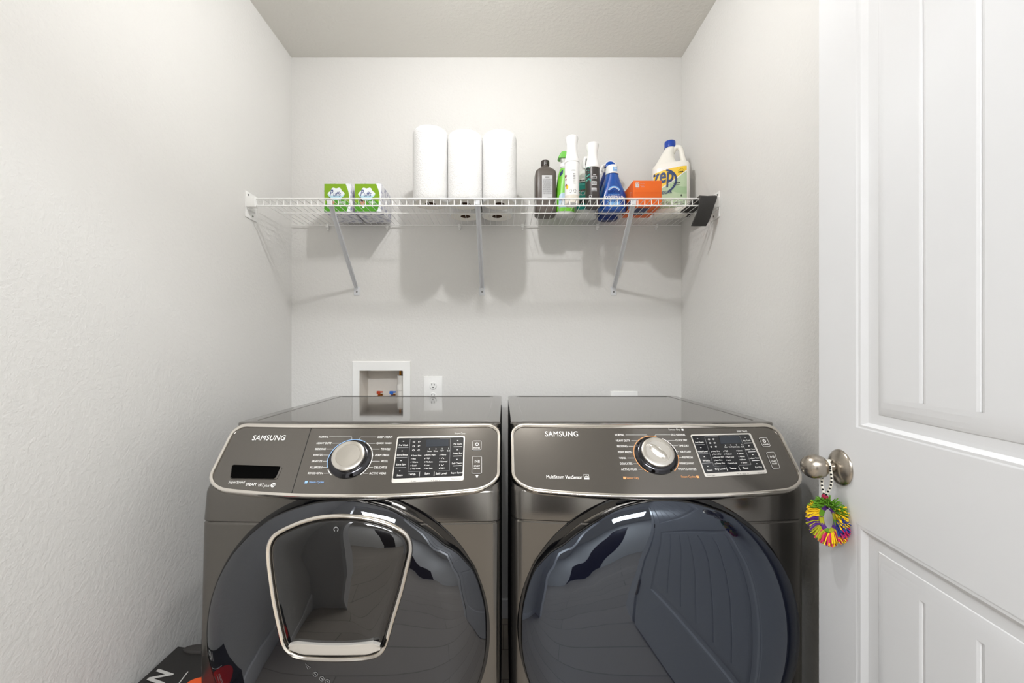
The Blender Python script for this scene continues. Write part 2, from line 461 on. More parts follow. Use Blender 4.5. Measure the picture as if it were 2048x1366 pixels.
obj('red_bead', MB().ball(beadpt, .0058, n=8), 'bead_red', ch)
# core ring
rc = .0225
ringp = [cc + ce*rc*.55*cos(a) + Vector((0, 0, 1))*rc*1.05*sin(a) for a in [2*pi*k/40 for k in range(40)]]
cols = ['yarn_green', 'yarn_yellow', 'yarn_blue', 'yarn_magenta', 'yarn_yellow', 'yarn_magenta', 'yarn_olive', 'yarn_purple', 'yarn_yellow', 'yarn_green']
angs = [58, 28, -2, -24, -55, -97, -138, -168, 158, 118]
for k, (a0, cl) in enumerate(zip(angs, cols)):
    w = MB()
    seg = [ringp[int(((a0+d)/360*40)) % 40] for d in (-18, -9, 0, 9, 18)]
    w.tube(seg, .0046, 10)
    wr = obj('yarn_wrap', w, ['yarn_purple', 'yarn_olive', 'yarn_green'][k % 3], ch)
    t_ = MB(); a = R(a0)
    for i in range(80):
        aa = a + random.uniform(-.46, .46); L = random.uniform(.0190, .0270)
        root = cc + ce*rc*.55*cos(aa) + Vector((0, 0, 1))*rc*1.05*sin(aa)
        d = (ce*cos(aa) + Vector((0, 0, 1))*sin(aa)*.9 + cn*random.uniform(-.7, .9) + Vector((random.uniform(-.15, .15), random.uniform(-.15, .15), -.25+random.uniform(-.2, .2))) + ce*random.uniform(-.2, .2)).normalized()
        p1 = root + d*L*.5 + Vector((0, 0, .001)); p2 = root + d*L + Vector((0, 0, -.003))
        # keep the strands on the room side of the door leaf
        def clampd(p):
            t1 = (p-LT).dot(dn)
            return p + dn*max(0, .0022-t1)
        t_.tube([root, clampd(root+d*L*.3+cn*random.uniform(-.001, .001)), clampd(p1), clampd(p2)], .0010, 5)
    mt_ = [cl]
    obj('yarn_tuft', t_, cl, ch, 60)

# ================================================================== LAUNDRY MACHINES
def bowf(dx): return .022*(abs(dx)/.343)**2.4
PT, PB = Vector((0, 1.066, .973)), Vector((0, .948, .845))
PN = Vector((0, -(PT.z-PB.z), (PT.y-PB.y))).normalized()
PLEN = (PT-PB).length
def make_machine(cx, name, label, mirror):
    hw = .343
    root = thing(name, (cx, 1.35, 0), label, 'washer' if not mirror else 'dryer')
    # ---- panel surface coordinates: X (world), t 0 top..1 bottom
    def SP(x, t, off=0.):
        p = PT.lerp(PB, t); return Vector((x, p.y+bowf(x-cx), p.z)) + PN*off
    def inv(px, py):
        Y = 1.0
        for _ in range(30):
            z = CZ-(py-VY)*Y/F; x = (px-VX)*Y/F; t_ = (PT.z-z)/(PT.z-PB.z)
            Y = .5*Y + .5*SP(x, t_).y
        return x, t_
    # local metric frame (x, s) with s = distance down the slope
    def ps(x, s, off=.0006): return SP(x, s/PLEN, off)
    def loc(px, py):
        x, t_ = inv(px, py); return x, t_*PLEN
    # ---- body shell
    def yf(z):
        if z >= .845: return PB.y + (z-.845)/(.973-.845)*(PT.y-PB.y) + .012
        if z >= .784: return .958
        return .957
    r = .026 if mirror else .018; xs = []
    def bz(dx, z):
        if mirror: return bowf(dx)
        e = .018 if z > .845 else .010+(z-.78)/.065*.008 if z > .78 else max(0., .010*(z-.5)/.28)
        return e*(abs(dx)/.343)**2.4
    for i in range(29):
        q = -1+2*i/28; xs.append(math.copysign(1-(1-abs(q))**1.9, q))
    def outline(z, ins=0.):
        h = hw-ins; pts = []
        for q in xs:
            x = q*h; e = abs(x)-(h-r)
            c = r-sqrt(max(0, r*r-e*e)) if e > 0 else 0
            pts.append((cx+x, yf(z)+(bowf(x) if z > .846 else bz(x, z))+c+ins, z))
        pts += [(cx+h, 1.72, z), (cx+h-.01, 1.73, z), (cx-h+.01, 1.73, z), (cx-h, 1.72, z)]
        return pts
    zl = [(.03, .004), (.045, 0), (.4, 0), (.5, 0), (.65, 0), (.7725, 0), (.775, .0022), (.7770, .0022), (.7795, 0), (.84, 0), (.846, 0), (.9, 0), (.965, 0), (.9725, .002)]
    bm_ = MB().loft([outline(z, i) for z, i in zl])
    # side skins get the dark paint
    for k, f in enumerate(bm_.f):
        if len(f) == 4:
            c = sum((bm_.v[i] for i in f), Vector())/4
            if c.y > 1.02+0*c.z and abs(c.x-cx) > hw-.006 and c.z < .97: bm_.m[k] = 1
    obj('body', bm_, ['body_steel', 'side_dark'], root, 30)
    for sx in (-1, 1):
        for yy in (1.05, 1.65):
            obj('foot', MB().lathe([(0, 0), (.02, 0), (.02, .012), (.01, .014), (.01, .035), (0, .035)], (cx+sx*.28, yy, 0), 16), 'black_plastic', root)
    # ---- top plate
    tp = MB()
    def tring(z, ins, rr_, y0=1.088, y1=1.74):
        x0, x1 = cx-hw+ins, cx+hw-ins; y0 += ins; y1 -= ins
        return [(x, y, z) for x, y in rrect(x0, x1, y0, y1, rr_, 6)]
    tp.loft([tring(.968, .001, .022), tring(.978, 0, .022), tring(.9815, .0015, .022), tring(.9825, .004, .02), tring(.9825, .034, .012), tring(.9812, .036, .012), tring(.9812, .042, .010)], 0, True, True)
    obj('top_plate', tp, 'top_steel', root, 25)
    # ---- control panel
    rt, rb, ph = .030, .050, .336
    def halfw(s):
        w = ph
        if s < rt: w = ph-rt+sqrt(max(0, rt*rt-(rt-s)**2))
        if s > PLEN-rb*.75:
            q = (s-(PLEN-rb*.75))/(rb*.75); w = ph-rb*1.1+rb*1.1*sqrt(max(0, 1-q*q))
        return w
    def warp(x, s): return x, s*(1-.075*(abs(x-cx)/ph)**2.2)
    ss = [0]+[rt*(1-cos(pi/2*k/6)) for k in range(1, 7)]+[rt+(PLEN-rb*.75-rt)*k/8 for k in range(1, 9)]+[PLEN-rb*.75*(1-sin(pi/2*k/8)) for k in range(1, 9)]
    NX = 36
    rows = []
    for s in ss:
        w = max(halfw(s), .02)
        rows.append([ps(*warp(cx-w+2*w*i/NX, s), 0.) for i in range(NX+1)])
    mb = MB(); vs = [p for row in rows for p in row]
    mb.add(vs, [(j*(NX+1)+i, j*(NX+1)+i+1, (j+1)*(NX+1)+i+1, (j+1)*(NX+1)+i) for j in range(len(ss)-1) for i in range(NX)])
    loop = rows[0][:] + [row[-1] for row in rows[1:]] + rows[-1][::-1][1:] + [row[0] for row in rows[-2:0:-1]]
    back = [p - PN*.018 for p in loop]; n = len(loop)
    mb.add(loop+back, [(i, (i+1) % n, n+(i+1) % n, n+i) for i in range(n)])
    cp = obj('control_panel', mb, 'panel_face', root, 35)
    # chrome rim: a flattened band around the panel
    rim = MB(); cen = sum(loop, Vector())/n
    sect0 = [(-.001, .0005), (-.0005, .0026), (.0035, .0038), (.0070, .0030), (.0090, -.001), (.0094, -.012)]
    rings = []
    for i in range(n):
        a, b = loop[i-1], loop[(i+1) % n]; tt = (b-a).normalized(); o_ = tt.cross(PN)
        if o_.dot(loop[i]-cen) < 0: o_ = -o_
        k_ = .85+.85*max(0, o_.z)**2
        sect = sect0; rings.append([loop[i]+o_*u*k_+PN*v for u, v in sect])
    for i in range(n):
        a, b = rings[i], rings[(i+1) % n]; k = len(sect)
        rim.add(a+b, [(j, j+1, k+j+1, k+j) for j in range(k-1)])
    bmx = bmesh.new()
    obj('chrome_rim', rim, 'chrome', root, 50)
    # ---- printing, one mesh per marking
    pr = MB(); brand = MB(); names = [MB(), MB()]; feat = MB(); legend = MB()
    def PT_(txt, x0, x1, yb, yt, m=0, bold=.012, mb_=None, **kw):
        a = loc(x0, yb); b = loc(x1, yb); c = loc((x0+x1)/2, yt); mid = loc((x0+x1)/2, yb)
        text(mb_ or (brand if txt == 'SAMSUNG' else pr), txt, lambda u, v: ps(a[0]+(b[0]-a[0])*u, (a[1]+(b[1]-a[1])*u)+(c[1]-mid[1])*v), 0, 1, 0, 1, m, bold, **kw)
    dcx, dcs = loc(700, 918) if not mirror else loc(1312, 910.5)
    RO = .0525
    if not mirror:
        LL = [('NORMAL', 637.5, 657, 876), ('HEAVY DUTY', 633, 663, 888.7), ('BEDDING', 630, 651, 900.3), ('WHITES', 626, 644.5, 912.3), ('SANITIZE', 622.7, 644, 924.5), ('ALLERGEN', 619, 644, 936.8), ('RINSE+SPIN', 615.5, 645, 948.8)]
        RL = [('DEEP STEAM', 755.3, 784.3, 876.4), ('QUICK WASH', 752.5, 782.3, 889), ('TOWELS', 761.3, 780, 900.5), ('PERM PRESS', 750.3, 778, 912.5), ('WOOL', 761.5, 775.7, 924.5), ('DELICATES', 748, 773.7, 937), ('ACTIVE WEAR', 738.6, 772, 949)]
    else:
        LL = [('NORMAL', 1230, 1249, 872), ('HEAVY DUTY', 1232.4, 1260.4, 883.7), ('BEDDING', 1234.6, 1255, 894.6), ('PERM PRESS', 1236.6, 1263, 906.4), ('WOOL', 1238.8, 1252.5, 918.4), ('DELICATES', 1240.6, 1265, 929.6), ('ACTIVE WEAR', 1242.5, 1274.5, 941)]
        RL = [('ECO NORMAL', 1342.7, 1371.5, 871.8), ('QUICK DRY', 1351.5, 1375.3, 883.3), ('TIME DRY', 1357.4, 1378.4, 894), ('AIR FLUFF', 1360, 1382.5, 905.6), ('REFRESH', 1365.6, 1385.8, 917), ('WRINKLE AWAY', 1359, 1389, 929), ('STEAM SANITIZE', 1356.8, 1393, 940.6)]
    for side, LST in ((0, LL), (1, RL)):
        for i, (tx, x0, x1, yb) in enumerate(LST):
            PT_(tx, x0, x1, yb, yb-4.1, mb_=names[side])
            ex, es = loc(x1+2 if not side else x0-2, yb-2)
            dy = es-dcs
            if i == 0:
                hx = dcx+(-.010 if not side else .012); pts = [(ex, es), (hx-(.003 if not side else -.003)*0, es), (hx+(.002 if side == 0 else -.003), dcs-sqrt(RO**2-.01**2)-.0005)]
                strip(pr, pts, .0007, ps)
            else:
                if abs(dy) < RO:
                    tx_ = dcx+(-1 if not side else 1)*sqrt(max(0, (RO+.0015)**2-dy*dy))
                    strip(pr, [(ex, es), (tx_, es)], .0007, ps)
                else:
                    tx_ = dcx+(-1 if not side else 1)*.025
                    strip(pr, [(ex, es), (tx_, es)], .0007, ps)
    def arc(a0, a1, m):
        N = 40; pr = MB(); strip(pr, [(dcx+RO*cos(R(a0+(a1-a0)*k/N)), dcs-RO*sin(R(a0+(a1-a0)*k/N))) for k in range(N+1)], .0017, ps, m)
        obj('dial_ring', pr, ['print_white', 'print_blue', 'print_orange'], cp, None)
    if not mirror:
        arc(60, 205, 1); arc(212, 232, 0); arc(-50, 56, 0)
        PT_('SAMSUNG', 503.5, 569, 881, 870.5, bold=.017, sp=1.05)
        PT_('SuperSpeed', 455.5, 488, 968.5, 961.5, bold=0, mb_=feat); PT_('STEAM', 491, 511, 972, 966, bold=.03, mb_=feat); PT_('VRT', 515, 526.5, 973.5, 967.5, bold=.02, mb_=feat); PT_('plus', 527, 537.5, 975.5, 969, bold=0, mb_=feat)
        # he badge
        a = loc(546.5, 970.5); feat.add([ps(a[0]+.0058*cos(2*pi*k/20), a[1]+.0052*sin(2*pi*k/20)) for k in range(20)], [tuple(range(20))], 0)
        PT_('he', 543, 550, 973.5, 967.5, 3, bold=.02, mb_=feat)
        x0, s0 = loc(612.5, 964.5)
        legend.add([ps(x0-.003, s0-.003), ps(x0+.0035, s0-.003), ps(x0+.003, s0+.003), ps(x0-.0035, s0+.003)], [(0, 1, 2, 3)], 1)
        PT_('Steam Cycles', 617.5, 647, 967.5, 962.3, 1, mb_=legend)
        Q = [(794.8, 874.3), (930, 872.5), (927.5, 961.5), (783, 966.8)]
        QI = [(796.8, 877), (927.5, 875.5), (925.3, 953), (785.6, 958.5)]
        QD = [(820.5, 878.5), (901, 877.3), (899, 942), (816, 944)]
        lcdq = [(852.5, 880.3), (897, 879.3), (897, 892.5), (852, 894)]
        PT_('Smart Care', 909, 930.5, 868.6, 865.2, bold=0)
        btn = [((944, 954), (961.5, 954), 881.5, 900, 1), ((944.5, 951), (963.5, 951), 913, 947.5, 2)]
    else:
        arc(75, 237, 2); arc(-52, 0, 2); arc(5, 60, 0)
        PT_('SAMSUNG', 1090.5, 1156.5, 873, 863, bold=.017, sp=1.05)
        PT_('MultiSteam', 1093, 1128, 957, 950.5, bold=.008, mb_=feat); PT_('VentSensor', 1131, 1164.5, 958, 951.2, bold=.025, mb_=feat)
        a = loc(1167.5, 949); b = loc(1178.5, 959)
        strip(feat, [(a[0], a[1]), (b[0], a[1]), (b[0], b[1]), (a[0], b[1])], .0009, ps, 0, True)
        feat.add([ps(a[0], b[1]-.0038), ps(b[0], b[1]-.0038), ps(b[0], b[1]), ps(a[0], b[1])], [(0, 1, 2, 3)], 0)
        mx_ = (a[0]+b[0])/2
        strip(feat, [(mx_-.0045+.009*k/8, b[1]-.0048-.0035*sin(pi*k/8)) for k in range(9)], .0009, ps)
        star = []
        for k in range(10):
            rr_ = .0022 if k % 2 == 0 else .0009; star.append(ps(mx_+.002+rr_*sin(pi*k/5), b[1]-.0062-rr_*cos(pi*k/5)))
        feat.add(star, [tuple(range(10))], 0)
        x0, s0 = loc(1249, 956)
        legend.add([ps(x0-.003, s0-.003), ps(x0+.003, s0-.003), ps(x0+.003, s0+.003), ps(x0-.003, s0+.003)], [(0, 1, 2, 3)], 2)
        PT_('Sensor Dry', 1253.5, 1278, 959.3, 954, 2, mb_=legend)
        PT_('Steam Cycles', 1363, 1391.5, 957, 951.5, 2, mb_=legend)
        x0, s0 = loc(1395, 954)
        legend.add([ps(x0-.003, s0-.003), ps(x0+.003, s0-.003), ps(x0+.0035, s0+.003), ps(x0-.0025, s0+.003)], [(0, 1, 2, 3)], 2)
        PT_('Sensor Dry', 1338, 1361, 862, 857.8, bold=0, mb_=legend)
        x0, s0 = loc(1365, 859.8)
        legend.add([ps(x0-.0025, s0-.0025), ps(x0+.0025, s0-.0025), ps(x0+.0025, s0+.0025), ps(x0-.0025, s0+.0025)], [(0, 1, 2, 3)], 0)
        Q = [(1380, 870), (1500, 867), (1534.5, 947.5), (1410, 955)]
        QI = [(1382.5, 872.5), (1497.5, 869.5), (1529.5, 941), (1410, 948)]
        QD = [(1408.5, 874), (1478.5, 871.5), (1502, 930), (1427, 933)]
        lcdq = [(1437.5, 873.5), (1477, 872.5), (1483, 886), (1441.5, 888.5)]
        PT_('SMART THINGS', 1474.5, 1495, 864.5, 861.3, bold=0)
        btn = [None, None]
    # display
    def quad(mb_, q, off, m=0, nu=8, nv=4):
        L = [loc(*p) for p in q]
        mb_.grid(lambda u, v: ps(*bil(L, u, v), off), nu, nv, m)
    def rq(q, r_):
        """rounded outline of a quad given in panel coordinates"""
        L = [Vector(loc(*p)) for p in q]; out = []
        for i in range(4):
            a, b, c = L[i-1], L[i], L[(i+1) % 4]
            p0 = b+(a-b).normalized()*r_; p1 = b+(c-b).normalized()*r_
            for k in range(5):
                t_ = k/4; out.append(p0*(1-t_)**2+b*2*t_*(1-t_)+p1*t_**2)
        return out
    fr = MB(); OO = rq(Q, .005); II = rq(QI, .004); n = len(OO)
    fr.add([ps(*p, .0022) for p in OO]+[ps(*p, .0022) for p in II], [(i, (i+1) % n, n+(i+1) % n, n+i) for i in range(n)])
    fr.add([ps(*p, .0022) for p in OO]+[ps(*p, -.001) for p in OO], [(i, (i+1) % n, n+(i+1) % n, n+i) for i in range(n)])
    fr.add([ps(*p, .0022) for p in II]+[ps(*p, .0004) for p in II], [(i, (i+1) % n, n+(i+1) % n, n+i) for i in range(n)])
    dsp = obj('display_frame', fr, 'silver_trim', cp, None)
    gl = MB(); quad(gl, QI, .0010, 0)
    obj('display_glass', gl, 'display_glass', cp, None)
    lc = MB(); quad(lc, lcdq, .0014, 0); obj('lcd_window', lc, 'lcd', cp, None)
    tx = MB()
    L = [loc(*p) for p in QI]; LD = [loc(*p) for p in QD]
    fI = lambda u, v: ps(*bil(L, u, 1-v), .0014)
    fD = lambda u, v: ps(*bil(LD, u, 1-v), .0015)
    def nat(mb_, tx_, f_, u, v, h, m=0, bold=.01, al='l', k=.72):
        vs, _ = glyphs(tx_, 0.)
        if not vs: return
        w = (max(p.x for p in vs)-min(p.x for p in vs))/.72*h*k
        u0 = u if al == 'l' else u-w/2
        text(mb_, tx_, f_, u0, u0+w, v, v+h*(1 if not any(c in tx_ for c in 'pyg') else 1.2), m, bold)
    strip(tx, [tuple(Vector(p)) for p in rq(QD, .002)], .0006, lambda x, s: ps(x, s, .0013), 1, True)
    if not mirror:
        left = ['Pre Wash', 'Extra Rinse', 'Extra Spin', 'Steam']; right = ['My Cycle', 'Delay End', 'Self Clean+', 'Super Speed']
        cols_ = [['Extra Hot', 'Hot', 'Warm', 'Cold', 'Tap Cold'], ['Extra High', 'High', 'Medium', 'Low', 'No Spin'], ['Heavy', '^', 'Normal', 'v', 'Light']]
        bot = ['Temp.', 'Spin', 'Soil Level']; sens = ['Sense', 'Rinse', 'Spin', 'End']
    else:
        left = ['Anti Static', 'Mixed Load', 'Wrinkle', 'Sound']; right = ['My Cycle', 'Adjust Time+', 'Adjust Time-', 'Eco Dry']
        cols_ = [['Very Dry', 'More Dry', 'Normal Dry', 'Less Dry', 'Damp Dry'], ['High', 'Medium', 'Med Low', 'Low', 'Extra Low'], ['60min', '50min', '40min', '30min', '20min']]
        bot = ['Dry Level', 'Temp.', 'Time']; sens = ['Dry', 'Cooling', 'Wrinkle', 'End']
    for i in range(4):
        v = .84-.245*i
        nat(tx, left[i], fI, .093, v-.045, .043, 0, .01, 'c', .58); nat(tx, right[i], fI, .915, v-.045, .043, 0, .01, 'c', .58)
        for uu in ((.075, .095), (.90, .92)):
            tx.add([fI(uu[0], v+.07), fI(uu[1], v+.07), fI(uu[1], v+.085), fI(uu[0], v+.085)], [(0, 1, 2, 3)], 0)
        if i < 3:
            for ua, ub, m_ in ((.01, .17, 1), (.85, .98, 0)):
                tx.add([fI(ua, v-.092), fI(ub, v-.092), fI(ub, v-.080), fI(ua, v-.080)], [(0, 1, 2, 3)], m_)
    for c in range(3):
        ua, ub = ((.09, .30), (.42, .66), (.78, .95))[c]
        for rw in range(5):
            v = .455-.100*rw; s_ = cols_[c][rw]; wd = min(1, .35+len(s_)*.075)
            if s_ in '^v':
                um = (ua+ub)/2-.04; q = .02 if s_ == '^' else -.02
                for sg in (-1, 1):
                    tx.add([fD(um, v+.025+q), fD(um+.035*sg, v+.025-q), fD(um+.035*sg, v+.025-q-.012), fD(um, v+.025+q-.012)], [(0, 1, 2, 3)], 0)
            else:
                nat(tx, s_, fD, ua, v, .045, 0, .01, 'l', .85)
            tx.add([fD(ua-.035, v+.005), fD(ua-.025, v+.005), fD(ua-.02, v+.04), fD(ua-.03, v+.04)], [(0, 1, 2, 3)], 0)
        nat(tx, bot[c], fI, (.27, .485, .69)[c], .065, .050, 0, .015, 'c', .62)
        if c: tx.add([fI((0, .375, .585)[c], .04), fI((0, .380, .590)[c], .04), fI((0, .380, .590)[c], .14), fI((0, .375, .585)[c], .14)], [(0, 1, 2, 3)], 0)
    for k in range(4):
        u = .44+.155*k; nat(tx, sens[k], fD, u+.055, .585, .042, 0, .02, 'c', .8); nat(tx, '2', fD, u+.055, .655, .042, 0, .02, 'c', .8)
    for k in range(6):   # little cycle icons
        u = .10+.13*(k % 2); v = .90-.13*(k//2)
        pts = [(u+.03*cos(2*pi*j/6), v+.028*sin(2*pi*j/6)) for j in range(6)]
        w_ = .006
        N = 6; tx.add([fD(*p) for p in pts]+[fD(u+(p[0]-u)*.65, v+(p[1]-v)*.65) for p in pts], [(j, (j+1) % N, N+(j+1) % N, N+j) for j in range(N-(k % 2))], 0)
    # printing on the silver frame
    obj('display_lettering', tx, ['print_white', 'print_grey'], cp, None)
    if not mirror:
        fls = [('3 sec', 822, 832, 964.3, 961.8), ('< 3 sec >', 862, 880, 963, 960.5), ('Smart Lock', 903, 921, 959.7, 957.4)]
    else:
        fls = [('Drum Light', 1414, 1430, 953, 950.5), ('< 3 sec >', 1474, 1497, 949.6, 947), ('Smart Lock', 1515, 1529, 947.6, 945.3)]
    for fa in fls:
        fl = MB(); PT_(*fa, bold=0, mb_=fl); fl.map(lambda p: p+PN*.0019)
        obj('frame_lettering', fl, 'slot_black', cp, None)
    # power / start keys
    if not mirror:
        keys = [[(945.5, 882.5), (963, 882.5), (962.5, 900.5), (944.5, 900.5)], [(944.8, 913.5), (963.5, 913.5), (963.5, 947.5), (943.5, 947.5)]]
    else:
        keys = [[(1517, 876.5), (1532.5, 875.8), (1540.5, 893), (1525.5, 894)], [(1531.5, 905.5), (1547.5, 904.5), (1559.5, 936.5), (1545, 938)]]
    for qi, q in enumerate(keys):
        kb_ = MB(); quad(kb_, q, .0012, 0, 3, 3)
        ko = obj('power_key' if qi == 0 else 'start_key', kb_, 'panel_face', cp, None)
        LK = [loc(*p) for p in q]; fK = lambda u, v: ps(*bil(LK, u, 1-v), .0018)
        kk = MB(); strip(kk, [tuple(p) for p in rq(q, .0035)], .0007, lambda x, s: ps(x, s, .0016), 0, True)
        if qi == 0:
            kk.add([fK(.5+.2*sin(a), .62+.19*cos(a)) for a in [.5+(2*pi-1)*j/16 for j in range(17)]]+[fK(.5+.13*sin(a), .62+.125*cos(a)) for a in [.5+(2*pi-1)*j/16 for j in range(17)]], [(j, j+1, 18+j, 17+j) for j in range(16)])
            kk.add([fK(.465, .62), fK(.535, .62), fK(.535, .86), fK(.465, .86)], [(0, 1, 2, 3)])
            text(kk, 'POWER', fK, .14, .86, .14, .30, 0, .02)
        else:
            kk.add([fK(.28, .62), fK(.56, .70), fK(.28, .78), fK(.34, .655), fK(.49, .70), fK(.34, .745)], [(0, 1, 4, 3), (1, 2, 5, 4), (2, 0, 3, 5)])
            for u in (.6, .72): kk.add([fK(u, .62), fK(u+.05, .62), fK(u+.05, .78), fK(u, .78)], [(0, 1, 2, 3)])
            text(kk, 'START', fK, .2, .82, .38, .47, 0, .02); text(kk, 'PAUSE', fK, .2, .82, .24, .33, 0, .02)
        obj('key_lettering', kk, 'print_white', cp, None)
    if not mirror:
        # small shirt mark under the start key
        x0, s0 = loc(954, 952.8)
        pr.add([ps(x0+a*.001, s0-b*.001) for a, b in ((-3.5, 2), (-1.5, 3), (1.5, 3), (3.5, 2), (2.6, .5), (1.8, 1), (1.8, -3), (-1.8, -3), (-1.8, 1), (-2.6, .5))], [tuple(range(10))], 0)
    for nm_, b_ in (('brand_lettering', brand), ('cycle_names', names[0]), ('cycle_names', names[1]), ('feature_lettering', feat), ('cycle_legend', legend)):
        obj(nm_, b_, ['print_white', 'print_blue', 'print_orange', 'slot_black'], cp, None)
    obj('leader_lines', pr, ['print_white', 'print_blue', 'print_orange', 'slot_black'], cp, None)
    # ---- dial
    dc = ps(dcx, dcs, 0)
    dl = thing('cycle_dial', dc, '', ''); [dl.__delitem__(k) for k in ('label', 'category')]
    dl.parent = root; dl.location = dc-root.location
    obj('dial_base', MB().lathe([(0, 0), (.0495, 0), (.0495, .003), (.047, .005), (.0455, .0062), (.044, .0075), (.040, .0085), (0, .0085)], dc, 64, PN), 'chrome_dark', dl)
    prof = [(.036, .0075), (.0380, .0085), (.0380, .013), (.0386, .0165), (.0376, .0185), (.0345, .0196), (.0285, .0198), (.0278, .0190), (.026, .0188), (0, .0180 if mirror else .0184)]
    obj('dial_cap', MB().lathe(prof, dc, 64, PN), 'chrome_soft', dl)
    if mirror:
        X = Vector((1, 0, 0)); Yv = PN.cross(X); cc_ = dc+PN*.0178
        ang = R(-48); ax = X*cos(ang)+Yv*sin(ang); bx = PN.cross(ax)
        gr = MB()
        rings = []
        for k in range(11):
            q = -1+2*k/10; w = .0125*sqrt(max(.02, 1-q*q)); h = .0055
            rings.append([cc_+ax*.0265*q+bx*(w*u)+PN*(h*vv*sqrt(max(.05, 1-q**4))) for u, vv in ((-1, 0), (-.45, .8), (-.08, 1), (.08, 1), (.45, .8), (1, 0))])
        gr.loft(rings)
        obj('dial_grip', gr, 'chrome_soft', dl, 50)
    # ---- detergent drawer (washer only)
    if not mirror:
        sm = MB()
        a = loc(622.5, 856); b = loc(583.5, 986)
        strip(sm, [a, (a[0]*.5+b[0]*.5, a[1]*.5+b[1]*.5), b], .0013, ps)
        obj('drawer_seam', sm, 'slot_black', cp, None)
        q = [(466, 930.5), (563, 934), (552, 958.5), (462, 957.5)]
        OO = rq(q, .006); n = len(OO)
        hd = MB(); cv = sum(OO, Vector((0, 0)))/n
        hd.add([ps(*p, .0007) for p in OO], [tuple(range(n))], 0)
        lip = [p for p in OO]
        dw = obj('drawer_handle', hd, 'recess_black', cp, None)
        sc = MB()
        sc.add([ps(*p, .0035) for p in OO]+[ps(*(cv+(p-cv)*1.05), .0008) for p in OO], [(i, (i+1) % n, n+(i+1) % n, n+i) for i in range(n)])
        sc.add([ps(*p, .0035) for p in OO]+[ps(*p, .0007) for p in OO], [(i, (i+1) % n, n+(i+1) % n, n+i) for i in range(n)])
        obj('handle_rim', sc, 'panel_face', dw, 40)
    # ---- round door
    ccx = -.3515 if not mirror else .3530
    ccz = CZ-(1269-VY)*.950/F
    sgn = 1 if not mirror else -1
    RR_ = .3195
    def face_y(x, z): return .957+bz(x-cx, z)+(r-sqrt(max(0, r**2-max(0, abs(x-cx)-(hw-r))**2)))
    ring = MB(); N = 96
    secs = [(.3212, .001), (.3206, -.0018), (.3180, -.0024), (.3120, -.0022), (.3040, -.0018), (.298, .006)]
    rings = []
    for k in range(N):
        a = 2*pi*k/N; row = []
        for rr_, dy in secs:
            x = ccx+rr_*cos(a); row.append(Vector((x, min(face_y(x, ccz+rr_*sin(a)), .99)+dy, ccz+rr_*sin(a))))
        rings.append(row)
    for k in range(N):
        a, b = rings[k], rings[(k+1) % N]; q = len(secs)
        ring.add(a+b, [(j, j+1, q+j+1, q+j) for j in range(q-1)])
    obj('door_surround', ring, 'black_gloss', root, 50)
    dk = [(0, 280), (15, 283.5), (27, 286), (34, 280), (45, 266), (58, 263), (74, 268.5), (90, 271), (105, 273.5), (125, 279), (150, 281), (180, 279), (270, 281), (360, 280)]
    def Rad(a):   # a in degrees, measured so that 0 is the handle side
        a %= 360
        for (a0, r0), (a1, r1) in zip(dk, dk[1:]):
            if a0 <= a <= a1:
                t_ = (a-a0)/(a1-a0); t_ = t_*t_*(3-2*t_); return (r0*(1-t_)+r1*t_)/281*.3150
        return .3150
    H0, H1 = .9470, .9080     # door edge front, centre front
    def gy(k): return H0-(H0-H1)*(1-k**7)
    gd = MB(); rings = []
    NA = 128
    prof = [(1.0, None)]
    def pnt(a, k, y):
        ad = a if sgn > 0 else 180-a
        rr_ = Rad(ad)*k; return Vector((ccx+rr_*cos(R(a)), y, ccz+rr_*sin(R(a))))
    fr_ = MB()
    rr2 = []
    for k, y in ((.955, .985), (.985, .966), (.9985, .955), (1.0, .951), (.998, .9485), (.992, H0)):
        rr2.append([pnt(360*i/NA, k, y) for i in range(NA)])
    fr_.loft(rr2, 0, True, False)
    dg = thing('door', (ccx, .95, ccz), '', ''); [dg.__delitem__(k) for k in ('label', 'category')]
    dg.parent = root; dg.location = Vector((ccx, .95, ccz))-root.location
    obj('door_rim', fr_, 'black_gloss', dg, 50)
    ks = [.992, .985, .975, .96, .945, .93, .91, .885, .86, .82, .78, .72, .65, .55, .44, .33, .22, .11, .02]
    gr_ = [[pnt(360*i/NA, k, gy(k)) for i in range(NA)] for k in ks]
    obj('door_glass', MB().loft(gr_, 0, False, True), 'door_glass' if mirror else 'door_glass_grey', dg, 80)
    if not mirror:
        # small add-on hatch: outline in metres about its own centre
        pxs = [(680, 1031.5), (640, 1034), (605.6, 1042), (580, 1051.5), (560, 1061), (545, 1071), (536, 1084), (532, 1099), (532, 1118), (534, 1141), (538.5, 1175), (543, 1205), (549, 1236), (556, 1267), (561, 1287), (568, 1301), (580, 1313), (598, 1319.5), (625, 1322.5), (670, 1324), (715, 1322.5), (742, 1319), (758, 1312.5), (768, 1301), (775, 1283), (784, 1251), (795, 1215), (806, 1177), (814, 1143), (820, 1118), (823, 1102), (821, 1084), (812, 1069), (796, 1057), (775, 1047), (748, 1039), (715, 1033.5)]
        YH = .902
        base_ = [Vector(((x-VX)*YH/F, 0, CZ-(y-VY)*YH/F)) for x, y in pxs]
        # subdivide smoothly
        n0 = len(base_); out = []
        for i in range(n0):
            p0, p1, p2, p3 = base_[i-1], base_[i], base_[(i+1) % n0], base_[(i+2) % n0]
            for k in range(3):
                t_ = k/3; out.append(.5*((2*p1)+(p2-p0)*t_+(2*p0-5*p1+4*p2-p3)*t_*t_+(3*p1-p0-3*p2+p3)*t_**3))
        n = len(out); hc = sum(out, Vector())/n
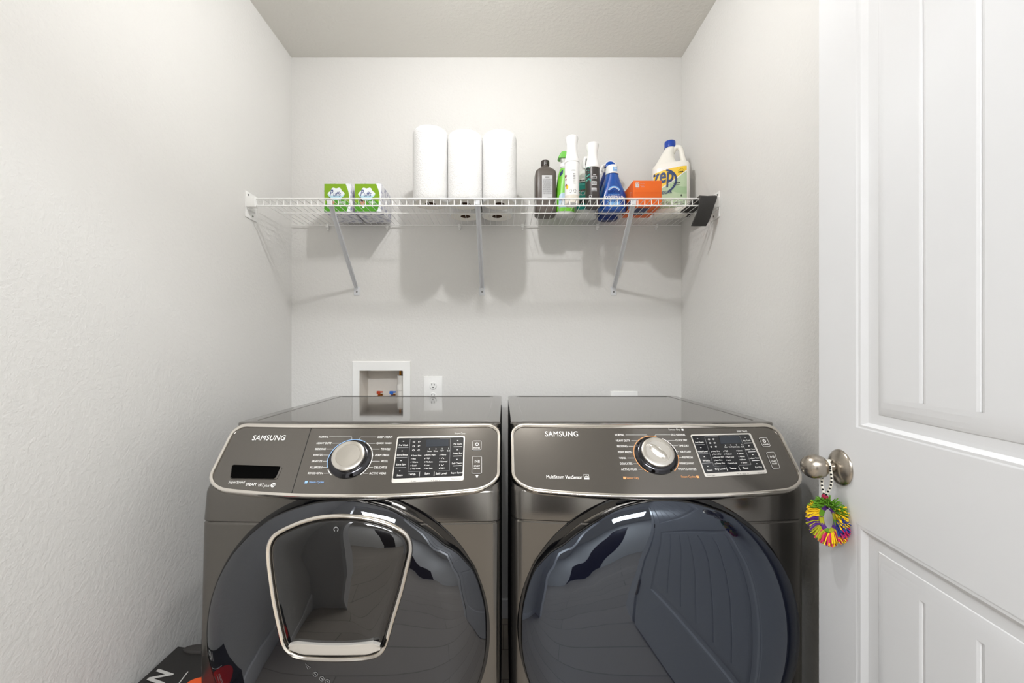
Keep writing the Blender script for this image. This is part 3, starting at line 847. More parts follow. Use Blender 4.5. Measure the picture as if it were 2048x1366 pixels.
        def off(i, d):
            a, b = out[i-1], out[(i+1) % n]; t_ = (b-a).normalized(); o_ = Vector((t_.z, 0, -t_.x))
            if o_.dot(out[i]-hc) < 0: o_ = -o_
            return out[i]-o_*d
        def ringat(d, y): return [Vector((off(i, d).x, y, off(i, d).z)) for i in range(n)]
        hatch = thing('add_hatch', (hc.x, YH, hc.z), '', ''); [hatch.__delitem__(k) for k in ('label', 'category')]
        hatch.parent = dg; hatch.location = Vector((hc.x, YH, hc.z))-Vector((ccx, .95, ccz))
        cf = MB().loft([ringat(.008, 0.9320), ringat(-.0022, 0.9070), ringat(-.0008, 0.9025), ringat(.002, 0.9010), ringat(.0055, 0.9025), ringat(.008, 0.9050), ringat(.009, 0.9120)], 0, False, False)
        obj('hatch_frame', cf, 'chrome', hatch, 50)
        inner = ringat(.0095, 0.9055)
        def shr(k, y, dz=0): return [Vector((hc.x+(p.x-hc.x)*k, y, hc.z+dz+(p.z-hc.z)*k)) for p in inner]
        gl = MB().loft([shr(1, 0.9140), shr(1, 0.9065), shr(.97, 0.9035), shr(.93, 0.9005), shr(.86, 0.8975, .001), shr(.78, 0.8955, .003), shr(.68, 0.8935, .005), shr(.56, 0.8920, .006), shr(.42, 0.8908, .006), shr(.28, 0.8900, .006), shr(.12, 0.8897, .006)], 0, False, True)
        obj('hatch_glass', gl, 'lid_glass', hatch, 80)
        # chrome handle scoop along the bottom
        hn = MB(); rings = []
        for k in range(25):
            u = k/24; px = 577+u*(760-577); e = 4*u*(1-u)
            yt = 1284+3.5*e+2.0*sin(pi*u); yb = 1303+8.5*min(1, (u*7))*min(1, (1-u)*7)+2*e
            yt_ = yt+ (6*max(0, 1-u*12))+(6*max(0, 1-(1-u)*12))
            x = (px-VX)*0.8900/F
            zt = CZ-(yt_-VY)*0.8900/F; zb = CZ-(yb-VY)*0.8900/F
            rings.append([Vector((x, 0.8975, zt)), Vector((x, 0.8895, zt-.001)), Vector((x, 0.8895, zt-.004)), Vector((x, 0.8935, zt*.5+zb*.5)), Vector((x, 0.8920, zb+.003)), Vector((x, 0.8940, zb)), Vector((x, 0.9060, zb-.001))])
        q = 7
        for a, b in zip(rings, rings[1:]): hn.add(a+b, [(j, j+1, q+j+1, q+j) for j in range(q-1)])
        obj('hatch_handle', hn, 'silver_trim', hatch, 60)
        lk = MB()
        N = 14; z0 = CZ-(1057.5-VY)*0.8990/F; x0 = (673-VX)*0.8990/F
        lk.add([(x0+rr_*cos(R(-60+300*k/N)), 0.8965, z0+rr_*sin(R(-60+300*k/N))) for rr_ in (.0055, .0035) for k in range(N+1)], [(k, k+1, N+2+k, N+1+k) for k in range(N)])
        obj('lock_mark', lk, 'print_grey', hatch, None)
        # printed marks on the glass below the hatch
        mk = MB()
        def gs(px, py):
            Y = .9
            for _ in range(10):
                x = (px-VX)*Y/F; z = CZ-(py-VY)*Y/F; k = min(1, sqrt((x-ccx)**2+(z-ccz)**2)/.3150); Y = gy(k)
            return Vector((x, Y-.0008, z))
        strip(mk, [(611, 1327), (621, 1335), (616, 1338)], 1.0, gs, 0, True)
        for a in ((631, 1348), (644, 1357), (655, 1362.5)):
            strip(mk, [(a[0]+4.5*cos(2*pi*k/14), a[1]+4.5*sin(2*pi*k/14)) for k in range(14)], .9, gs, 0, True)
            strip(mk, [(a[0]-1.5, a[1]-2), (a[0]+2, a[1]+2)], 1.5, gs, 0)
        obj('warning_marks', mk, 'print_grey', dg, None)
    else:
        # handle recess strip at the left of the dryer door
        pass
    return root
make_machine(-.3505, 'washing_machine', 'dark steel front-loading washer on the left, a small framed hatch in its round glass door', False)
make_machine(.361, 'tumble_dryer', 'dark steel front-loading dryer on the right, with a plain round glass door', True)

# ================================================================== WALL FITTINGS
# washer outlet box
ob = thing('washer_outlet_box', (-.533, YB, 1.0), 'white recessed plumbing box with red and blue valves in the wall behind the washer', 'outlet box')
fx0, fx1, fz0, fz1 = -.661, -.405, .885, 1.1215
mb = MB()
def frame_ring(mb, y, a, b):  # nested rectangles
    P_ = [(a[0], y[0], a[2]), (a[1], y[0], a[2]), (a[1], y[0], a[3]), (a[0], y[0], a[3])]
    Q_ = [(b[0], y[1], b[2]), (b[1], y[1], b[2]), (b[1], y[1], b[3]), (b[0], y[1], b[3])]
    mb.add(P_+Q_, [(k, (k+1) % 4, 4+(k+1) % 4, 4+k) for k in range(4)])
O_ = (fx0, fx1, fz0, fz1); I_ = (ox0, ox1, oz0, oz1)
frame_ring(mb, (YB, YB-.006), O_, (fx0+.001, fx1-.001, fz0+.001, fz1-.001))
frame_ring(mb, (YB-.006, YB-.008), (fx0+.001, fx1-.001, fz0+.001, fz1-.001), (fx0+.004, fx1-.004, fz0+.004, fz1-.004))
frame_ring(mb, (YB-.008, YB-.006), (fx0+.004, fx1-.004, fz0+.004, fz1-.004), I_)
frame_ring(mb, (YB-.006, YB+.085), I_, (ox0+.008, ox1-.002, oz0+.002, oz1-.004))
mb.add([(ox0+.008, YB+.085, oz0+.002), (ox1-.002, YB+.085, oz0+.002), (ox1-.002, YB+.085, oz1-.004), (ox0+.008, YB+.085, oz1-.004)], [(0, 1, 2, 3)])
obj('box_frame', mb, 'plastic_box', ob, None)
mbf = MB(); frame_ring(mbf, (YB-.0065, YB-.0088), (fx0+.0005, fx1-.0005, fz0+.0005, fz1-.0005), (fx0+.004, fx1-.004, fz0+.004, fz1-.004)); frame_ring(mbf, (YB-.0088, YB-.0088), (fx0+.004, fx1-.004, fz0+.004, fz1-.004), I_)
obj('face_plate', mbf, 'plastic_white', ob, None)
for nm, px, mt_ in (('hot_valve', 760, 'valve_red'), ('cold_valve', 785.5, 'valve_blue')):
    x = (px-VX)*1.895/F; z = CZ-(785-VY)*1.895/F
    v_ = thing(nm, (x, 1.9, z), '', ''); [v_.__delitem__(k) for k in ('label', 'category')]
    v_.parent = ob; v_.location = Vector((x, 1.9, z))-ob.location
    obj('valve_body', MB().lathe([(0, -.065), (.009, -.065), (.009, -.02), (.011, -.018), (.011, -.006), (0, -.006)], (x, 1.9, z), 16), 'brass', v_)
    obj('valve_handle', MB().rbox(x-.013, x+.001, 1.886, 1.90, z-.006, z+.0065, .002).rbox(x-.001, x+.014, 1.888, 1.898, z-.001, z+.0055, .002).rbox(x-.005, x+.004, 1.883, 1.89, z-.009, z+.004, .0015), mt_, v_)
obj('drain_pipe', MB().lathe([(0, -.2), (.017, -.2), (.017, .0), (.0135, .0), (.0135, -.05), (0, -.05)], (ox1-.022, 1.90, 1.055), 24).lathe([(0, -.04), (.0205, -.04), (.0205, -.015), (0, -.015)], (ox1-.022, 1.90, 1.03), 24), 'pvc', ob)
obj('copper_stub', MB().lathe([(0, 0), (.005, 0), (.005, .02), (.0065, .021), (.0065, .024), (0, .024)], (ox1-.027, 1.905, 1.056), 14), 'brass', ob)

def outlet(px0, px1, pyt, name, label):
    x0 = (px0-VX)*YB/F; x1 = (px1-VX)*YB/F; zt = CZ-(pyt-VY)*YB/F; z0 = zt-.125; cxx = (x0+x1)/2; zc = (zt+z0)/2
    o = thing(name, (cxx, YB, zc), label, 'outlet')
    obj('cover_plate', MB().rbox(x0, x1, YB-.006, YB+.0, z0, zt, .002), 'plastic_white', o)
    for dz in (.0235, -.0235):
        c = zc+dz
        f = obj('receptacle', MB().lathe([(0, 0), (.0148, 0), (.0155, .001), (.0155, .004), (0, .004)], (cxx, YB-.010, c), 32, (0, 1, 0)), 'plastic_white', o)
        sl = MB()
        for dx, h in ((-.0062, .008), (.0062, .0065)): sl.box(cxx+dx-.0011, cxx+dx+.0011, YB-.0104, YB-.0099, c+.001, c+.001+h)
        sl.lathe([(0, 0), (.0027, 0), (.0027, .0005), (0, .0005)], (cxx, YB-.0104, c-.0075), 12, (0, 1, 0))
        obj('slots', sl, 'slot_black', f, None)
    obj('screw', MB().lathe([(0, 0), (.003, 0), (.003, .001), (0, .001)], (cxx, YB-.0068, zc), 12, (0, 1, 0)), 'plastic_white', o)
outlet(848.5, 885, 753, 'wall_outlet', 'white duplex electrical outlet beside the plumbing box above the washer')
# plate behind the dryer, only its top edge shows above the machine
x0, x1 = (1221-VX)*YB/F, (1275-VX)*YB/F
zt = CZ-(783-VY)*YB/F
o = thing('wall_outlet', ((x0+x1)/2, YB, zt-.06), 'white wall plate just showing above the top of the dryer', 'outlet')
obj('cover_plate', MB().rbox(x0, x1, YB-.006, YB, zt-.12, zt, .002), 'plastic_white', o)
obj('receptacle', MB().lathe([(0, 0), (.027, 0), (.027, .004), (0, .004)], ((x0+x1)/2, YB-.0095, zt-.06), 32, (0, 1, 0)), 'slot_black', o)
# ================================================================== WIRE SHELF
SZ = 1.717; SYF = 1.528; SYB = 1.838; SX0, SX1 = -.905, .757
sh = thing('wire_shelf', ((SX0+SX1)/2, SYB, SZ), 'long white wire shelf with three diagonal braces across the back wall', 'shelf')
wr = .0016
g = MB(); nW = 66
wx = [SX0+.012+(.708-SX0-.012)*k/(nW-1) for k in range(nW)]
wx += [.733, .755]
for x in wx:
    g.tube([(x, SYB+.001, SZ-.0015), (x, SYF+.010, SZ-.0015), (x, SYF+.003, SZ-.0015), (x, SYF, SZ-.004), (x, SYF, SZ-.026)], n=6, rr=[.0011, .0012, .0015, .0015, .0015])
obj('deck_wires', g, 'wire_white', sh, 60)
def rod(y, z, r_, x0=SX0, x1=SX1): obj('long_rod', MB().tube([(x0, y, z), (x1, y, z)], r_, 10), 'wire_white', sh)
rod(SYF-.0035, SZ-.001, .0026); rod(SYF-.0035, SZ-.0262, .0026)
rod(1.675, SZ-.0048, .0019, SX0+.13*0+.02); rod(SYB, SZ-.005, .0024, -.918, .772)
# small twist at end of shelf front (vertical closing piece)
for bx, bb in ((-.630, -.642), (-.0935, -.0935), (.4725, .482)):
    yb_ = YB-.0055; zb = CZ-(575-VY)*1.845/F
    top = Vector((bx, SYF+.004, SZ-.004)); bot = Vector((bb, yb_, zb))
    d = (bot-top).normalized(); sd = d.cross(Vector((0, 0, 1))).normalized(); nn = sd.cross(d).normalized()
    br = MB(); w = .0095
    prof = [(-w, .004), (-w*.55, .0005), (0, -.004), (w*.55, .0005), (w, .004), (w*.85, .0055), (0, -.001), (-w*.85, .0055)]
    rings = []
    for q in (0, .04, .5, .94, 1):
        sc = 1.0 if .02 < q < .97 else .8
        rings.append([top.lerp(bot, q)+sd*a*sc+nn*(-b) for a, b in prof])
    br.loft(rings)
    b_ = obj('brace', br, 'brace_white', sh, 30)
    obj('brace_hook', MB().rbox(bx-.008, bx+.008, SYF-.002, SYF+.012, SZ-.022, SZ+.0015, .002), 'brace_white', b_)
    obj('brace_foot', MB().rbox(bb-.0125, bb+.0125, YB-.0025, YB+.0, zb-.034, zb+.004, .0012), 'brace_white', b_)
    obj('brace_screw', MB().lathe([(0, 0), (.004, 0), (.003, .002), (0, .0026)], (bb, YB-.0028, zb-.018), 14, (0, -1, 0)), 'screw', b_)
for px in (655, 774, 919, 1045, 1195, 1313):
    x = (px-VX)*1.84/F
    c_ = obj('wall_clip', MB().rbox(x-.006, x+.006, SYB-.005, YB, SZ-.016, SZ+.001, .002).rbox(x-.004, x+.004, SYB+.004, YB, SZ-.024, SZ-.014, .0015), 'wire_white', sh)
for sx, xw in ((-1, XL), (1, XR)):
    x1 = xw+.0035*(-sx)
    eb = obj('end_bracket', MB().rbox(min(xw, x1), max(xw, x1), SYF-.012, SYF+.058, SZ-.068, SZ+.026, .001), 'wire_white', sh)
    sxk = xw-.036*sx if sx < 0 else xw-.024
    obj('bracket_socket', MB().rbox(min(xw, sxk), max(xw, sxk), SYF-.012, SYF+.010, SZ-.033, SZ+.006, .003).rbox(min(xw, xw-.010*sx), max(xw, xw-.010*sx), SYF-.004, SYF+.04, SZ-.040, SZ-.030, .002), 'wire_white', eb)
    for dy, dz in ((.002, .015), (.04, .015), (.03, -.055)):
        obj('bracket_screw', MB().lathe([(0, 0), (.0035, 0), (.003, .0018), (0, .002)], (xw-.0036*sx, SYF+dy, SZ+dz), 12, (-sx, 0, 0)), 'screw', eb)

# black foam band over the right end of the front edge
xs0, xs1 = .7035, .7645
path = [(SYF+.215, SZ+.0015), (SYF+.15, SZ+.0015), (SYF+.08, SZ+.0015), (SYF+.03, SZ+.002), (SYF+.008, SZ+.0045), (SYF-.006, SZ+.0042), (SYF-.0145, SZ+.000), (SYF-.0175, SZ-.014), (SYF-.0155, SZ-.034), (SYF-.009, SZ-.058), (SYF+.001, SZ-.078), (SYF+.012, SZ-.0955)]
mb = MB(); T_ = .0055
rings = []
for i, (y, z) in enumerate(path):
    a = Vector(path[max(0, i-1)]); b = Vector(path[min(len(path)-1, i+1)]); t_ = (b-a).normalized(); nn = Vector((t_.y, -t_.x))
    if nn.y < 0 and i < 6: nn = -nn
    nn = Vector((t_[1], -t_[0])); nn = nn if i < 0 else Vector((t_[1], -t_[0]))
    q = i/(len(path)-1); sl = -.020*max(0, (q-.55))/.45
    o_ = Vector((0, 0))
    out_ = Vector((-abs(t_[1]) if i > 3 else 0, abs(t_[0]))) if i <= 6 else Vector((-abs(t_[1]), -t_[0]*0+0))
    P0 = Vector((y, z)); P1 = P0+out_.normalized()*T_
    wv = .0012*sin(i*1.7)
    mid = .002*sin(i*2.1)
    rings.append([Vector((xs0+sl+wv, P0[0], P0[1])), Vector((xs0+sl+wv+.002, P1[0], P1[1])), Vector(((xs0+xs1)/2+sl, P1[0]+mid*.3, P1[1]+mid)), Vector((xs1+sl*1.3-wv-.002, P1[0], P1[1])), Vector((xs1+sl*1.3-wv, P0[0], P0[1]))])
mb.loft(rings)
tag(obj('foam_strap', mb, 'black_foam'), 'black foam strap folded over the right end of the wire shelf', 'strap')

# ================================================================== THINGS ON THE SHELF
SR = SZ+.0005
# --- paper towel rolls
random.seed(3)
def towel(name, x, y, h, label, seed):
    o = thing(name, (x, y, SR), label, 'paper towel', 'paper towel rolls on the wire shelf')
    r0 = .0645; N = 64; rings = []
    zs = [0, .0015, .006, .02, .04]+[.04+(h-.08)*k/14 for k in range(1, 15)]+[h-.03, h-.012, h-.004, h-.001, h]
    for z in zs:
        rr_ = r0
        if z < .006: rr_ = r0-.004*(1-z/.006)**2
        if z > h-.012: rr_ = r0-.006*((z-(h-.012))/.012)**2
        rg = []
        for i in range(N):
            a = 2*pi*i/N
            w = noise.noise(Vector((cos(a)*1.3+seed*7, sin(a)*1.3, z*9)))*.0011 + noise.noise(Vector((cos(a)*5, sin(a)*5+seed, z*55)))*.0006
            # shrink-wrap creases near the top and bottom
            e = max(0, 1-z/.05)+max(0, 1-(h-z)/.05); w += e*.0016*noise.noise(Vector((a*4.2, seed, z*70)))
            rg.append(((rr_+w)*cos(a), (rr_+w)*sin(a), z))
        rings.append(rg)
    b = MB().loft(rings, 0, False, False)
    # top
    top = [rings[-1], [(p[0]*.72, p[1]*.72, h+.0008) for p in rings[-1]], [(p[0]*.34, p[1]*.34, h-.001) for p in rings[-1]]]
    b.loft(top, 0, False, True)
    obj('roll', b, 'towel_white', o, 60, world=False)
    e = MB(); e.grid(lambda u, v: Vector(((r0-.004-(r0-.024)*v)*cos(2*pi*u), (r0-.004-(r0-.024)*v)*sin(2*pi*u), .0002+.0006*sin(v*40))), 48, 12)
    obj('roll_end', e, 'towel_end', o, None, world=False)
    obj('cardboard_core', MB().lathe([(.0215, .0001), (.0215, .09), (.019, .09), (.019, .0001)], (0, 0, 0), 32, cap=False).lathe([(0, .05), (.0195, .05), (.0195, .052), (0, .052)], (0, 0, 0), 24), 'cardboard', o, None, world=False)
    return o
towel('paper_towel_roll', -.2745, 1.588, .268, 'white paper towel roll in front, leftmost and tallest of the three', 1)
towel('paper_towel_roll', -.1440, 1.590, .2535, 'white paper towel roll in front, middle of the three', 2)
towel('paper_towel_roll', -.0150, 1.590, .2525, 'white paper towel roll in front, rightmost, next to the brown bottle', 3)
towel('paper_towel_roll', -.1560, 1.735, .2520, 'white paper towel roll against the wall behind the middle front roll', 4)
towel('paper_towel_roll', -.0260, 1.735, .2520, 'white paper towel roll against the wall behind the rightmost front roll', 5)

def textlines(mb, f, u0, u1, v0, v1, rows, m=0, seed=1, gap=.45):
    """blocks of tiny illegible small print as short dashes"""
    rnd = random.Random(seed); h = (v1-v0)/rows
    for r_ in range(rows):
        u = u0; vv = v1-h*(r_+1)
        while u < u1-.001:
            w = min(u1-u, rnd.uniform(.03, .12)*(u1-u0)*1.6); 
            mb.add([f(u, vv), f(u+w, vv), f(u+w, vv+h*gap), f(u, vv+h*gap)], [(0, 1, 2, 3)], m)
            u += w+.03*(u1-u0)
# --- tissue packs
def tissue(x, label):
    w, d, h = .107, .15, .113
    o = thing('tissue_box', (x, 1.675, SR), label, 'tissue box', 'green and white tissue boxes')
    m_ = MB().rbox(-w/2, w/2, .0006, d, 0, h, .003)
    bx = obj('carton', m_, 'tissue_wrap', o, 40, world=False)
    def cf(u, v):
        x_ = u*w; z_ = v*h
        xe = .092+.013*sin(pi*min(1, max(0, 1-v)))-.004*v
        if x_ > xe: return 1
        dx = x_-.049; dz = z_-.071; a = math.atan2(dz, dx*1.0); rr_ = sqrt((dx/1.22)**2+dz**2)
        lim = .0262+.0026*cos(a*6)
        if rr_ < lim-.004: return 1 if dz > -.006 else 2
        if rr_ < lim: return 2 if dz < 0 else 1
        if (x_-.027)**2+((z_-.049)*.9)**2 < .010**2 and z_ > .040: return 5
        if abs(x_-.032)+abs(z_-.036)*.8 < .0115: return 4
        if (x_-.036)**2+(z_-.018)**2 < .0045**2: return 1
        if z_ < .030+.022*sin(x_*28): return 3
        if .05 < x_ < .088 and .030 < z_ < .046: return 6
        return 0
    f_ = MB().grid(lambda u, v: Vector((-w/2+.002+u*(w-.004), 0, .002+v*(h-.004))), 96, 96, mf=cf)
    fp = obj('front_panel', f_, ['puffs_green', 'cloud_white', 'cloud_blue', 'puffs_green_dark', 'skin', 'hair_dark', 'puffs_light'], o, None, world=False)
    t_ = MB()
    text(t_, 'P', lambda u, v: Vector((-w/2+u, -.0006, v)), .024, .038, .062, .088, 0, .0, .3)
    text(t_, 'uffs', lambda u, v: Vector((-w/2+u, -.0006, v)), .038, .068, .0615, .080, 0, .0, .3)
    textlines(t_, lambda u, v: Vector((-w/2+u, -.0006, v)), .058, .082, .034, .044, 2, 1, 5)
    obj('lettering', t_, ['ink_blue', 'cloud_white'], fp, None, world=False)
    return o
# wrap: white film with a faint grey print
m = mat('tissue_wrap', '#eeeef2', .35); nt = m.node_tree
tc = nt.nodes.new('ShaderNodeTexCoord'); nz = nt.nodes.new('ShaderNodeTexNoise'); nz.inputs['Scale'].default_value = 45; nz.inputs['Detail'].default_value = 2
rp = nt.nodes.new('ShaderNodeValToRGB'); rp.color_ramp.elements[0].position = .5; rp.color_ramp.elements[1].position = .6
rp.color_ramp.elements[0].color = rgb('#eeeef2'); rp.color_ramp.elements[1].color = rgb('#a9aac0')
nt.links.new(tc.outputs['Object'], nz.inputs['Vector']); nt.links.new(nz.outputs['Fac'], rp.inputs[0]); nt.links.new(rp.outputs[0], nt.nodes['Principled BSDF'].inputs['Base Color'])
tissue(-.6590, 'green and white tissue box nearest the left end of the shelf')
tissue(-.5380, 'green and white tissue box on the side nearer the paper towels')

# --- brown peroxide bottle
o = thing('peroxide_bottle', (.170, 1.728, SR), 'brown square-shouldered plastic bottle with a white back label', 'bottle')
B = Body([(0, .037, .037, 4, 0), (.003, .041, .041, 4.5, 0), (.010, .0420, .0415, 7, 0), (.166, .0420, .0415, 7, 0), (.1675, .0412, .0408, 7, 0), (.170, .0412, .0408, 7, 0), (.177, .0375, .037, 5.5, 0), (.190, .026, .026, 3, 0), (.197, .0165, .0165, 2, 0), (.206, .0145, .0145, 2, 0)], 64)
b = obj('bottle', B.mesh(), 'brown_plastic', o, 40, world=False)
c = MB(); N = 48
c.loft([[((r_+(.0007 if i % 2 else 0))*cos(2*pi*i/N), (r_+(.0007 if i % 2 else 0))*sin(2*pi*i/N), z) for i in range(N)] for r_, z in ((.0155, .203), (.0165, .204), (.0165, .2205), (.0155, .2240), (.012, .2250))])
obj('cap', c, 'brown_cap', o, 30, world=False)
f = lambda u, v: B.front(u, v, .0009)
lb = MB().grid(lambda u, v: f(-.0135+u*.0420-.003, .052+v*.098), 10, 8); lbo = obj('label', lb, 'label_grey', o, None, world=False)
f = lambda u, v: B.front(u, v, .0014)
t_ = MB(); textlines(t_, f, -.004, .013, .139, .145, 1, 0, 7, .9); textlines(t_, f, -.013, .022, .075, .137, 16, 0, 4); textlines(t_, f, .006, .022, .056, .064, 2, 0, 4)
obj('small_print', t_, 'print_grey', lbo, None, world=False)
# moulded ribs on the shoulders
# --- green trigger bottle (turned away), partly behind the white sprayer
o = thing('spray_bottle', (.250, 1.735, SR), 'lime green trigger spray bottle behind the tall white sprayer', 'spray bottle')
B = Body([(0, .036, .028, 2.6, 0), (.004, .040, .031, 2.8, 0), (.06, .039, .031, 2.6, 0), (.10, .035, .028, 2.4, 0), (.13, .031, .026, 2.2, 0), (.165, .026, .022, 2, 0), (.19, .019, .018, 2, 0), (.200, .0155, .0155, 2, 0), (.205, .0150, .0150, 2, 0)], 48)
mb = B.mesh()
obj('bottle', mb, 'clear_frost', o, 60, world=False)
s_ = MB().grid(lambda u, v: B.around(-pi+2*pi*u, .013+v*.180, .0006), 48, 20); sl = obj('shrink_label', s_, 'lime', o, 60, world=False)
s_ = MB().grid(lambda u, v: B.around(-.62+.85*u, .028+v*.06*(1-.2*(2*u-1)**2), .0012), 14, 6); obj('label', s_, 'label_blue', sl, 60, world=False)
s_ = MB()
textlines(s_, lambda u, v: B.around(u, v, .0018), -.55, .1, .055, .063, 1, 0, 3, .9)
obj('label_lettering', s_, 'navy', sl, None, world=False); s_ = MB()
s_.grid(lambda u, v: B.around(-.9+.55*u, .155+.02*v+.012*u, .0012), 6, 3); 
s_.v = s_.v; obj('label_mark', s_, 'navy', sl, None, world=False)
obj('neck_ring', MB().lathe([(.0165, .198), (.018, .2), (.018, .214), (.016, .217), (0, .217)], (0, 0, 0), 32), 'bottle_white', o, world=False)
hd = MB().loft([[(x*sx+dx, y, z) for x, y in rrect(-.014, .014, -.02, .02, .006, 4)] for z, sx, dx in ((.234, 1.30, -.006), (.238, 1.42, -.007), (.247, 1.30, -.004), (.258, 1.0, -.001), (.260, .8, 0))])
hd.map(lambda p: (p.x, p.y, p.z))
obj('trigger_head', hd, 'lime_head', o, 40, world=False)
obj('trigger_neck', MB().loft([[(x*q+dx, y, z) for x, y in rrect(-.014, .014, -.016, .016, .006, 4)] for z, q, dx in ((.206, .85, .002), (.216, .80, .002), (.228, .9, -.001), (.240, 1.15, -.004))]), 'clear_frost', o, 40, world=False)

# --- white continuous spray bottles
def mist(x, y, h, body, label, deco):
    o = thing('mist_sprayer', (x, y, SR), label, 'spray bottle')
    r_ = .0272
    k = h/.2515
    prof = [(0, 0), (r_-.003, 0), (r_, .003), (r_, .155*k), (r_-.0005, .158*k), (0, .158*k)]
    b = obj('bottle', MB().lathe(prof, (0, 0, 0), 48), body, o, world=False)
    hp = [(r_-.001, .156*k), (r_+.0012, .158*k), (r_+.0012, .166*k), (r_-.002, .176*k), (.0208, .195*k), (.0192, .212*k), (.0200, .228*k), (.0228, .241*k), (.0242, .2495*k), (.0243, .2508*k), (.0232, .2515*k), (0, .2515*k)]
    hd = MB(); N = 40
    hd.loft([[(rr_*cos(2*pi*i/N)*(1.0), rr_*sin(2*pi*i/N), z+(.006*(-sin(2*pi*i/N))*max(0, (z/k-.22)/.03) if z/k > .22 else 0)) for i in range(N)] for rr_, z in hp], 0, True, True)
    obj('spray_head', hd, 'bottle_white', o, 40, world=False)
    obj('nozzle', MB().lathe([(0, 0), (.006, 0), (.005, .004), (0, .004)], (0, .019, .236*k), 14, (0, 1, 0)), 'plastic_box', o, world=False)
    Bd = Body([(0, r_, r_, 2, 0), (.2, r_, r_, 2, 0)])
    deco(Bd, b, o)
    return o
def deco1(Bd, b, o):
    f = lambda a, z: Bd.around(a, z, .0006)
    base_ = MB().grid(lambda u, v: Bd.around(2*pi*u, .002+.03*v, .0003), 40, 2); obj('base_band', base_, 'bottle_cream', b, 60, world=False)
    s_ = MB()
    textlines(s_, f, -.22, .30, .1205, .1240, 1, 0, 6, .8)
    for k in range(7): textlines(s_, f, -.02, .32, .072+.006*k, .0745+.006*k, 1, 0, k, .9)
    for a0 in (-.35, .25):
        c = [(a0+.22*cos(2*pi*j/12), .045+.0062*sin(2*pi*j/12)) for j in range(12)]
        for j in range(12):
            if j % 4 != 3:
                p, q = c[j], c[(j+1) % 12]; m_ = lambda p, kk: (a0+(p[0]-a0)*kk, .045+(p[1]-.045)*kk)
                s_.add([f(*p), f(*q), f(*m_(q, .72)), f(*m_(p, .72))], [(0, 1, 2, 3)], 0)
    for a0, z0, r_ in ((-1.15, .105, .006), (-1.1, .092, .004)):
        s_.add([f(a0+r_/.0272*cos(2*pi*j/10), z0+r_*sin(2*pi*j/10)) for j in range(10)], [tuple(range(10))], 2)
    s_.add([f(-.85+.2*cos(2*pi*j/10), .062+.008*sin(2*pi*j/10)) for j in range(10)], [tuple(range(10))], 1)
    s_.add([f(-1.05+.2*cos(2*pi*j/10), .070+.005*sin(2*pi*j/10)) for j in range(10)], [tuple(range(10))], 2)
    obj('printing', s_, ['print_grey', 'zep_yellow', 'maroon'], b, None, world=False)
def deco2(Bd, b, o):
    f = lambda a, z: Bd.around(a, z, .0007)
    s_ = MB()
    rnd = random.Random(9)
    for k in range(22):   # leafy print wrapping on the left
        a0 = rnd.uniform(-1.35, -.35); z0 = rnd.uniform(.095, .150); r_ = rnd.uniform(.003, .007); th = rnd.uniform(0, pi)
        s_.add([f(a0+(r_*cos(2*pi*j/8)*cos(th)-r_*.4*sin(2*pi*j/8)*sin(th))/.0272, z0+r_*cos(2*pi*j/8)*sin(th)+r_*.4*sin(2*pi*j/8)*cos(th)) for j in range(8)], [tuple(range(8))], 1+k % 2)
    for z0, hh, ww in ((.103, .010, .36), (.079, .014, .36), (.055, .013, .36)):
        s_.grid(lambda u, v: f(.05+(2*u-1)*ww, z0+v*hh), 10, 1, 0)
    textlines(s_, lambda a, z: Bd.around(a, z, .0011), -.22, .32, .105, .111, 1, 3, 4, .9)
    textlines(s_, lambda a, z: Bd.around(a, z, .0011), -.25, .35, .082, .091, 2, 3, 2); textlines(s_, lambda a, z: Bd.around(a, z, .0011), -.25, .35, .057, .066, 2, 3, 8)
    textlines(s_, f, -.1, .3, .116, .119, 1, 0, 5, .9)
    for a0 in (-.55,): strip(s_, [(a0+.2*cos(2*pi*j/14), .034+.006*sin(2*pi*j/14)) for j in range(14)], .05, lambda a, z: f(a, z), 0, True) if False else None
    s_.add([f(-.5+.2*cos(2*pi*j/12)*q, .036+.0062*sin(2*pi*j/12)*q) for q in (1, .7) for j in range(12)], [(j, (j+1) % 12, 12+(j+1) % 12, 12+j) for j in range(12)], 0)
    obj('printing', s_, ['label_grey', 'mint', 'teal', 'slot_black'], b, None, world=False)
mist(.2590, 1.600, .2515, 'bottle_white', 'tall white mist sprayer with white bottle, in front of the green bottle', deco1)
mist(.3430, 1.630, .2400, 'charcoal', 'mist sprayer with white head and charcoal black bottle', deco2)

# --- teal label trigger bottle behind
o = thing('spray_bottle', (.342, 1.762, SR), 'white trigger spray bottle with a teal label behind the charcoal sprayer', 'spray bottle')
B = Body([(0, .040, .029, 2.6, 0), (.004, .0440, .033, 2.8, 0), (.13, .0440, .033, 2.6, 0), (.16, .040, .030, 2.3, 0), (.185, .028, .024, 2, 0), (.20, .016, .016, 2, 0), (.205, .0155, .0155, 2, 0)])
b = obj('bottle', B.mesh(), 'clear_frost', o, 60, world=False)
lb = obj('label', MB().grid(lambda u, v: B.front(-.040+.080*u, .028+.112*v, .0007), 20, 8), 'teal', b, None, world=False)
s_ = MB(); f = lambda u, v: B.front(u, v, .0013)
text(s_, 'SCALE', f, -.036, .020, .085, .104, 0, .03); textlines(s_, f, -.036, .0, .068, .079, 2, 0, 3)
textlines(s_, f, -.036, .010, .1055, .109, 1, 1, 6, .9)
s_.grid(lambda u, v: f(-.038+.076*u, .050+.014*v+.008*u), 8, 1, 2)
textlines(s_, lambda u, v: B.front(u, v, .0012), -.034, .006, .146, .152, 1, 2, 9, .8); textlines(s_, f, -.034, .006, .138, .144, 1, 2, 5)
obj('lettering', s_, ['label_grey', 'maroon', 'slot_black'], lb, None, world=False)
